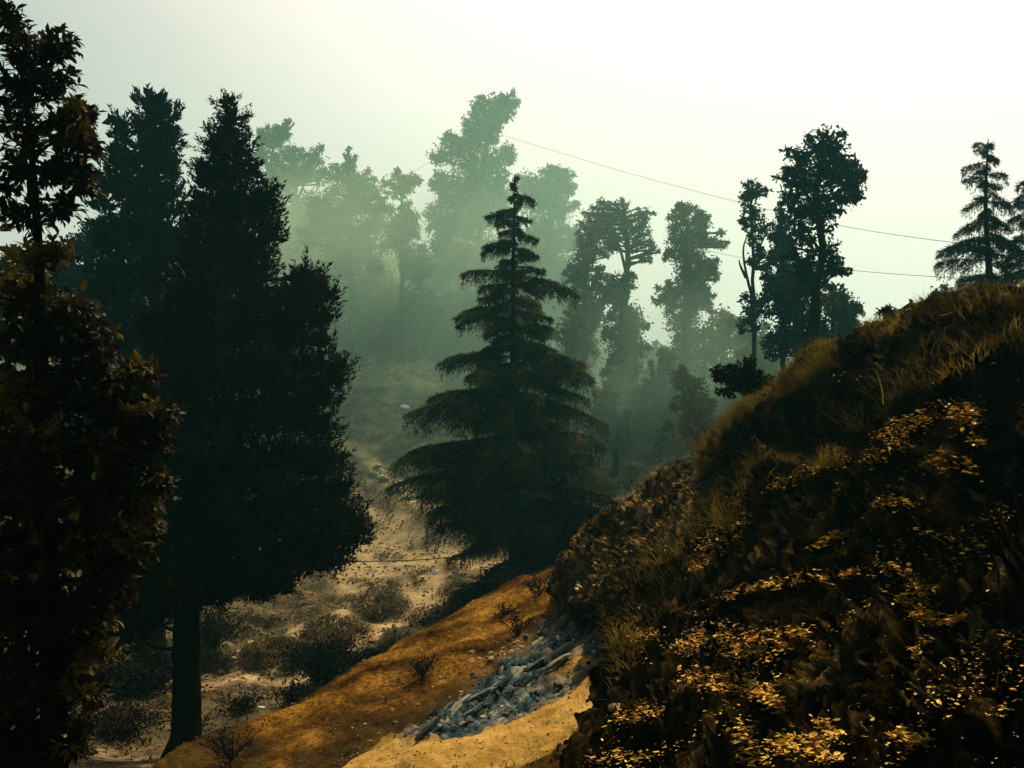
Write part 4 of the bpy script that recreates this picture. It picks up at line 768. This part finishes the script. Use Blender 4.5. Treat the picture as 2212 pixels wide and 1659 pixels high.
# small leafy weeds
def weed(label, u, v, h, r, n, leaf=.03, mat=M_grass, bvs=None, name='weed', cat='plant', grass=True):
    hp = hit(u, v, bvs)
    if hp is None: return
    p, nm = hp; sc_ = p[1] / F; t = empty(name, p, label, cat); b = MB(); k = max(5, n // (12 if grass else 40)); H = h * sc_; rr = r * sc_
    tipsp = p + np.stack([RNG.normal(size=k) * rr * .5, RNG.normal(size=k) * rr * .5, H * (.6 + .5 * RNG.random(k))], -1)
    for e in tipsp: b.tube(catmull([p, (p + e) / 2 + RNG.normal(size=3) * rr * .08, e], 5), np.linspace(.0015, .0008, 5) * p[1] * .5, 4)
    link('stems', b.mesh('stems'), M_bark, t); f = MB(); i = RNG.integers(0, k, n); q = RNG.random((n, 1)) ** .6; pos = p * (1 - q) + tipsp[i] * q + RNG.normal(size=(n, 3)) * rr * .13
    if grass: blades(f, p + RNG.normal(size=(n, 3)) * [rr * .4, rr * .4, .01], H * .8, .0011 * p[1] * .5, np.array([0, 0, -.1]))
    scatter(f, *L_DIA, pos, frames(rdir(n) + [0, 0, .4], rdir(n) + [0, 0, .5]), leaf * (1 if grass else 1.25) * (.6 + .8 * RNG.random(n))); link('leaves', f.mesh('leaves', False), mat, t)
B1 = [BV_BK]; S1 = [BV_SL]
weed('bright tuft of long grass above the densest patch of fallen leaves', 1585, 1135, 70, 50, 260, .02, M_grass, B1, 'grass_tuft', 'grass tuft')
weed('fine dry tuft leaning over the upper leaf patch', 1800, 1010, 50, 44, 220, .018, M_grass, B1, 'grass_tuft', 'grass tuft')
weed('small leafy sprig left of the upper leaf patch', 1640, 1010, 60, 24, 90, .035, M_grass, B1)
weed('leafy weed under the black overhang of the bank', 1870, 930, 70, 50, 160, .03, M_grass, B1)
weed('small dark leafy weed among the lower fallen leaves', 2150 - 6, 1420, 50, 30, 80, .03, M_scrub, B1)
weed('low sprawling weed near the bottom right leaves', 1830, 1420, 44, 30, 80, .03, M_scrub, B1)
weed('dry tuft hanging at the inner corner beside the path', 1345, 1400, 60, 34, 200, .018, M_grass, B1, 'grass_tuft', 'grass tuft')
weed('spiky tuft at the lip where the grassy edge begins', 1528, 985, 80, 30, 120, .02, M_grass, B1, 'grass_tuft', 'grass tuft')
weed('thin twigs poking up left of the thick grass on the bank', 1700, 800, 60, 50, 60, .03, M_scrub, B1)
weed('dark round shrub growing alone on the brown slope', 912, 1462, 44, 34, 420, .03, M_scrub, S1, 'shrub', 'shrub', False)
weed('small dark shrub high on the brown slope', 1118, 1372, 40, 34, 300, .035, M_scrub, S1, 'shrub', 'shrub', False)
weed('tiny shrub near the crest of the brown slope', 1090, 1330, 22, 26, 160, .035, M_scrub, S1, 'shrub', 'shrub', False)
weed('shrub beside the outcrop at the top of the brown slope', 1165, 1285, 34, 44, 300, .04, M_scrub, S1, 'shrub', 'shrub', False)
weed('leafless dark shrub at the bottom left of the brown slope', 500, 1640, 60, 90, 700, .03, M_cypress, S1, 'shrub', 'shrub', False)
H1 = [BV_HILL]
weed('upright bushy shrub at the foot of the terraces by the brown slope', 700, 1472, 70, 100, 3300, .09, M_scrub, H1, 'shrub', 'shrub', False)
weed('low shrub left of the upright bushy one', 640, 1520, 34, 60, 1100, .08, M_scrub, H1, 'shrub', 'shrub', False)
weed('small round shrub in the rubbly ground near the trunk', 520, 1540, 34, 60, 880, .06, M_scrub, H1, 'shrub', 'shrub', False)
weed('dark spreading shrub left of the cypress trunk', 300, 1500, 90, 160, 4840, .07, M_cypress, H1, 'shrub', 'shrub', False)
weed('shaded shrub at the lower left by the pale ground', 250, 1590, 50, 110, 2640, .06, M_cypress, H1, 'shrub', 'shrub', False)
weed('bushy growth right of the cypress trunk under its skirt', 455, 1400, 70, 70, 1980, .08, M_scrub, H1, 'shrub', 'shrub', False)

# scrub on the humps
for (mu, mv, a, b, h, lab) in MOUNDS:
    f = MB(); n = int(a * b * .33); pos = []
    c = hit(mu, mv + b * .3, H1)
    if c is None: continue
    for _ in range(n):
        r = math.sqrt(random.random()); th = random.random() * 6.283; q = ray(BV_HILL, mu + a * r * math.cos(th), mv + b * .1 + b * r * .95 * math.sin(th))[0]
        if q is not None and float(vnoise(q * 1.1, 3)) > -.35 + .5 * (r - .6): pos.append(q)
    pos = np.array(pos); k = 5; pos = pos.repeat(k, 0) + RNG.normal(size=(len(pos) * k, 3)) * [.14, .14, .04] + [0, 0, .05]
    scatter(f, *L_DIA, pos, frames(rdir(len(pos)) + [0, 0, .5], rdir(len(pos)) + [0, 0, .6]), .085 * (.5 + .9 * RNG.random(len(pos))))
    link('scrub_patch', f.mesh('scrub_patch', False), M_patch, label=lab, cat='scrub', group='scrub-covered humps on the terraces')
# scrub over the far slope (one mass)
f = MB(); pos = []
tries = 0
while len(pos) < 4300 and tries < 20000:
    tries += 1; u = random.uniform(560, 1960); v = random.uniform(560, 1120); q = ray(BV_HILL, u, v)[0]
    if q is None or q[1] < 48: continue
    if 700 < u < 980 and v > 765 and random.random() < .8: continue
    if u > 1280 and v > 940 and random.random() < .5: continue
    if random.random() < .5 + .5 * float(vnoise(q / 4, 5)): pos.append(q)
pos = np.array(pos); big = np.clip((pos[:, 1] - 84) / 10, 0, 1); k = 12
P2 = pos.repeat(k, 0); s_ = (.35 + 1.0 * big).repeat(k)[:, None]; P2 = P2 + RNG.normal(size=P2.shape) * s_ * [.7, .7, .45] + [0, 0, .2] * s_
scatter(f, *L_DIA, P2, frames(rdir(len(P2)), rdir(len(P2)) + [0, 0, .5]), (.20 + .22 * big).repeat(k) * (.6 + .8 * RNG.random(len(P2))))
link('hillside_scrub', f.mesh('hillside_scrub', False), M_tree, label='low scrub and undergrowth covering the smoky far hillside', cat='undergrowth', kind='stuff')

# ------------------------------------------------------------ stones
def stone_mesh(seed, flatz=.6):
    import bmesh
    bm = bmesh.new(); bmesh.ops.create_icosphere(bm, subdivisions=2, radius=.5); co = np.array([v.co[:] for v in bm.verts])
    d = 1 + .35 * fbm(co * 2.2, 2, seed); co = co * d[:, None]
    for _ in range(5):
        nr = rdir(1)[0]; lim = .26 + .14 * RNG.random(); dd = co @ nr; co = co - np.clip(dd - lim, 0, None)[:, None] * nr
    co *= [1, .75, flatz]
    for v, c in zip(bm.verts, co): v.co = c
    me = bpy.data.meshes.new('stone'); bm.to_mesh(me); bm.free(); me.update(); return me
def stones(n, poly, bvs, smin, smax, mat, label, group, name='stone', flatz=.55, places=('lower left end', 'middle', 'upper right end')):
    ms = [stone_mesh(random.randint(0, 9999), flatz) for _ in range(5)]; kinds = ('blocky', 'flat', 'rounded', 'wedge-shaped', 'angular')
    for m in ms: m.materials.append(mat)
    poly = np.array(poly, float); ds = np.r_[0, np.cumsum(np.hypot(*np.diff(poly[:, :2], axis=0).T))]; c = 0
    for _ in range(n * 3):
        if c >= n: break
        s = random.random() * ds[-1]; u, v, wd = (np.interp(s, ds, poly[:, k]) for k in range(3)); dv = random.uniform(-wd, wd); h = hit(u + random.uniform(-wd, wd), v + dv, bvs)
        if h is None: continue
        mi = random.randint(0, 4); f = random.random(); sz = (smin + (smax - smin) * f * f) * 1.15
        p, nm = h; o = bpy.data.objects.new(name, ms[mi]); COL.objects.link(o); o.location = p + nm * sz * .04
        o.rotation_euler = (random.uniform(-.5, .5), random.uniform(-.5, .5), random.random() * 6.28); sy = random.uniform(.6, 1); o.scale = (sz, sz * sy, sz * random.uniform(.6, 1))
        o['label'] = ('big ' if f > .8 else 'medium ' if f > .45 else 'small ') + ('narrow ' if sy < .72 else '') + kinds[mi] + ' ' + label + ', ' + ('far' if dv < -.3 * wd else 'near' if dv > .3 * wd else 'middle') + ' side, ' + places[min(2, int(3 * s / ds[-1]))]
        o['category'] = 'stone'; o['group'] = group; c += 1
stones(46, [(760,1600,40),(900,1500,40),(1050,1420,40),(1180,1320,30)], S1, .05, .12, M_stone, 'tan stone on the brown slope', 'stones on the brown slope')
stones(22, [(1010,1425,12),(1080,1405,22),(1130,1390,12)], S1, .08, .16, M_stone, 'pale stone in the brown slope cluster', 'stones clustered halfway up the slope')
stones(20, [(930,1570,12),(1060,1500,44),(1180,1440,46),(1290,1360,30)], S1, .06, .20, M_slate, 'slate chunk in the blue rubble', 'slate chunks in the rubble run')
stones(30, [(960,1580,10),(1100,1530,10),(1220,1470,12),(1290,1400,10)], S1, .05, .16, M_stone, 'sandy stone rimming the blue rubble', 'stones rimming the rubble', flatz=.35)
stones(40, [(700,1659,30),(900,1640,26),(1150,1600,40),(1250,1520,30)], S1, .025, .07, M_stone, 'pebble on the sandy path', 'pebbles on the sandy path')
stones(60, [(500,1470,60),(620,1370,30),(700,1330,30),(880,1360,50),(900,1260,50)], H1, .10, .26, M_stone, 'stone on the pale terraces', 'stones on the terraces')
stones(26, [(810,1010,8),(850,1045,10),(900,1080,12)], H1, .5, 1.2, M_pale, 'pale boulder in the rocky chute', 'boulders in the rocky chute')
stones(40, [(780,815,12),(850,795,22),(930,815,12)], H1, .5, 1.3, M_pale, 'pale block above the far wall', 'blocks above the far wall')
stones(34, [(1420,1560,60),(1700,1450,80),(2000,1500,80),(2150,1250,60)], B1, .05, .13, M_bank, 'dark rock bedded in the bank', 'rocks bedded in the bank')
stones(20, [(1240,1270,24),(1330,1200,40),(1420,1120,30)], B1, .08, .2, M_stone, 'tan rock in the bank outcrop', 'rocks in the outcrop')
def one_stone(u, v, sz, mat, label, bvs, sc=(1, .7, .6), cat='stone', name='stone', rot=(0.2, .1, .5)):
    h = hit(u, v, bvs); 
    if h is None: return
    m = stone_mesh(random.randint(0, 999), 1); m.materials.append(mat); o = link(name, m, None, label=label, cat=cat, loc=tuple(h[0] + h[1] * sz * .15)); o.scale = tuple(sz * s for s in sc); o.rotation_euler = rot
one_stone(1333, 1526, .13, M_stone, 'smooth rounded tan stone on the inner edge of the bank', B1)
one_stone(804, 786, 2.2, M_pale, 'upright pale tent-shaped rock above the far retaining wall', H1, (.6, .5, 1.1), rot=(0, .15, 0))
one_stone(1112, 1345 + 60, .3, M_stone, 'broad flat stone at the upper edge of the rubble run', S1, (1, .6, .3))
one_stone(876, 883, .9, M_white, 'round white boulder alone on the far green slope', H1)
one_stone(938, 1240, .5, M_white, 'crumpled white litter on the hump by the path', H1, (1, .5, .7), 'litter', 'white_litter')
one_stone(500, 1423, .28, M_pale, 'yellowish paper scrap on the ground right of the trunk', H1, (1.2, .8, .15), 'litter', 'paper_scrap')
one_stone(414, 1462, .22, M_white, 'white scrap on the ground just left of the trunk', H1, (1.2, .8, .3), 'litter', 'paper_scrap')
one_stone(563, 1530, .16, M_white, 'thin white scrap on the rubbly ground below the terraces', H1, (1.5, .5, .2), 'litter', 'paper_scrap')

def gravel(name, label, V, N, wgt, n, s0, s1, mat):
    V = V.reshape(-1, 3); N = N.reshape(-1, 3); w = np.clip(wgt.ravel(), 0, None); w = w / w.sum(); i = RNG.choice(len(w), n, p=w); p = V[i] + RNG.normal(size=(n, 3)) * [.08, .08, 0]
    T = [(.5, 0, 0), (-.5, .1, 0), (0, .45, 0), (.05, -.4, 0), (0, 0, .32)]; t = [(0, 2, 4), (2, 1, 4), (1, 3, 4), (3, 0, 4)]
    g = MB(); sz = s0 + (s1 - s0) * RNG.random(n) ** 3; sz = sz * np.sqrt(np.clip(p[:, 1], 4, 60) / 12); scatter(g, T, None, t, p + N[i] * .004, frames(rdir(n) * [1, 1, .3], N[i] + .5 * rdir(n)), sz)
    link(name, g.mesh(name, False), mat, label=label, cat='gravel', kind='stuff')
def cellarea(G): return np.linalg.norm(np.cross(np.gradient(G, axis=0), np.gradient(G, axis=1)), axis=2)
ok_s = (su > -100) & (su < 1500) & (sv_ < 1750) & (SL[..., 1] > 3)
gravel('slope_gravel', 'small chips and pebbles strewn over the brown slope and path', SL, NS, cellarea(SL) * ok_s / np.clip(SL[..., 1], 3, 99) * (.25 + np.clip(fbm(SL * 1.1, 3, 15), 0, 1) * 2), 12000, .008, .05, M_gravel)
gravel('slate_gravel', 'blue-grey and sandy slate crumbs filling the rubble run', SL, NS, cellarea(SL) * ok_s * slate, 3200, .02, .10, M_slate_chip)
HG = np.stack([GX, GY, GZ], -1); HN = np.zeros_like(HG) + [0, 0, 1.]; ok_h = (GU > 100) & (GU < 1300) & (GV > 1050) & (GV < 1659) & (GY < 66) & (GY > 13)
gravel('terrace_gravel', 'loose stones and rubbish specks scattered over the pale terraces', HG, HN, cellarea(HG) * ok_h / np.clip(GY, 1, 999) ** .5 * (.2 + np.clip(fbm(HG * .45, 3, 25), 0, 1) * 2.2), 12000, .02, .13, M_gravel)
gravel('terrace_slate', 'dark broken stones scattered over the pale terraces', HG, HN, cellarea(HG) * ok_h / np.clip(GY, 1, 999) ** .5 * (.1 + np.clip(fbm(HG * .5 + 9, 3, 26), 0, 1) * 2.2), 5000, .03, .13, M_slate_chip)
ok_b = (bu > 1150) & (bv_ > 600) & (BK[..., 1] > 3)
gravel('bank_crumbs', 'dark crumbs of earth and slate flakes on the bank', BK, NBn, cellarea(BK) * ok_b, 20000, .015, .09, M_bank)

# long slabs of slate lying along the bedding of the rubble run
ms_ = [stone_mesh(random.randint(0, 9999), .35) for _ in range(4)]
for m in ms_: m.materials.append(M_slatebig)
zx = Matrix([E1, E2, E3]).transposed().to_4x4()
for k_ in range(34):
    t_ = (k_ + .5) / 34; u_ = 900 + 410 * t_ + random.uniform(-20, 20); v_ = 1585 - 245 * t_ + random.uniform(-1, 1) * (14 + 34 * math.sin(t_ * 3)); h = hit(u_, v_, S1)
    if h is None: continue
    L_ = random.uniform(.22, .62); o = bpy.data.objects.new('slate_rock', ms_[k_ % 4]); COL.objects.link(o)
    o.matrix_world = Matrix.Translation(Vector(h[0] - h[1] * .05)) @ zx @ Matrix.Rotation(random.uniform(-.3, .3), 4, 'Z') @ Matrix.Diagonal((L_, L_ * random.uniform(.25, .45), L_ * random.uniform(.3, .6), 1))
    o['label'] = ('long ' if L_ > .42 else 'short ') + 'streaked grey-blue slate rock ' + ('%s of the rubble run, %s edge' % (('lower left end', 'lower half', 'upper half', 'top end beside the bank')[int(t_ * 3.999)], 'upper' if v_ < 1585 - 245 * t_ else 'lower')); o['category'] = 'rock'; o['group'] = 'slate rocks in the rubble run'
# dead twigs on the bank, low dead growth on the terraces
tw = MB(); i_ = RNG.choice(len(flat), 420, p=(lambda w: w / w.sum())(area * inb * (ub > 1300) * (ub < 2250) * (vb > 700) * (vb < 1680)))
for i in i_:
    a_ = flat[i] + fn[i] * .01; d_ = unit(E1 * RNG.choice([-1, 1]) + .8 * RNG.normal(size=3) + fn[i] * .35); L_ = RNG.uniform(.06, .24); tw.tube(catmull([a_, a_ + d_ * L_ * .5 + RNG.normal(size=3) * .015, a_ + d_ * L_], 4), [.0022, .0018, .0013, .0008], 3)
link('bank_twigs', tw.mesh('bank_twigs'), M_grass, label='thin dead twigs caught all over the dark bank', cat='twigs', kind='stuff')
wt = (cellarea(HG) * ok_h / np.clip(GY, 1, 999) ** .5 * np.clip(fbm(HG * .5, 4, 57) + .1, 0, 1) ** 1.5 * (1 - path)).ravel(); wt /= wt.sum(); i_ = RNG.choice(len(wt), 5200, p=wt)
ts = MB(); p_ = HG.reshape(-1, 3)[i_].repeat(5, 0) + RNG.normal(size=(26000, 3)) * [.12, .12, .03] + [0, 0, .04]; scatter(ts, *L_DIA, p_, frames(rdir(26000) + [0, 0, .6], rdir(26000)), .085 * (.5 + RNG.random(26000)))
link('terrace_scrub', ts.mesh('terrace_scrub', False), M_patch, label='low dead scrub patchily covering the tan terraces', cat='scrub', kind='stuff')

# ------------------------------------------------------------ walls and ledges
def slab(name, label, corners, h, mat, cat, pieces=0):
    """corners: photo points of the top front edge, joined and dropped h metres, with real thickness"""
    p = np.array([P(*c) for c in corners]); bk = p + np.array([0, 1.2, .02]); b = MB(); n = len(p)
    V = np.concatenate([p, p - [0, 0, h], bk, bk - [0, 0, h]]); q = []
    for i in range(n - 1): q += [(i, i + 1, n + i + 1, n + i), (2 * n + i, 2 * n + i + 1, i + 1, i), (2 * n + i + 1, 2 * n + i, 3 * n + i, 3 * n + i + 1)]
    q += [(0, n, 3 * n, 2 * n), (n - 1, 3 * n - 1, 4 * n - 1, 2 * n - 1)]; b.add(V, q); return link(name, b.mesh(name, False), mat, label=label, cat=cat)
M_wall = M('old_wall', [(.3, (.06, .05, .03)), (.7, (.16, .13, .08))], 1.2, .95, .05, bump=.05, bscale=3)
slab('retaining_wall', 'long dark retaining wall far back under the pale rubble', [(762,838,85),(830,837,85),(900,838,85),(960,842,85)], 1.3, M_wall, 'wall')
slab('stone_ledge', 'square-edged earth ledge overlooking the terraces', [(722,1257,44.5),(790,1257,44.5),(862,1258,44.5)], .5, M_dirt, 'ledge')

# ------------------------------------------------------------ wires
def wire(label, pts, rad, name='overhead_wire', group='wires across the sky'):
    b = MB(); w = catmull([P(*p) for p in pts], 40); b.tube(w, rad, 4); link(name, b.mesh(name), M_wire, label=label, cat='wire', group=group)
wire('upper thin wire sloping down to the right across the sky', [(1060,284,90),(1330,366,72),(1600,438,56),(1820,488,46),(2060,524,38),(2400,560,30)], .016)
wire('lower thin wire in the sky between the big tree and the right cedars', [(1480,530,70),(1600,556,60),(1820,582,46),(2070,601,36),(2400,618,30)], .013)
wire('short faint wire end left of the tallest far tree', [(860,392,96),(940,344,92),(1060,284,90)], .016)
wire('thin pale wire running down beside the cypress to the cedar', [(690,880,40),(780,940,36),(900,1012,32),(1000,1070,31)], .008, group='wires below the trees')
wire('dark cable sagging over the pale path to the cedar trunk', [(690,1212,24),(790,1213,25),(940,1207,27),(1090,1190,29)], .014, group='wires below the trees')
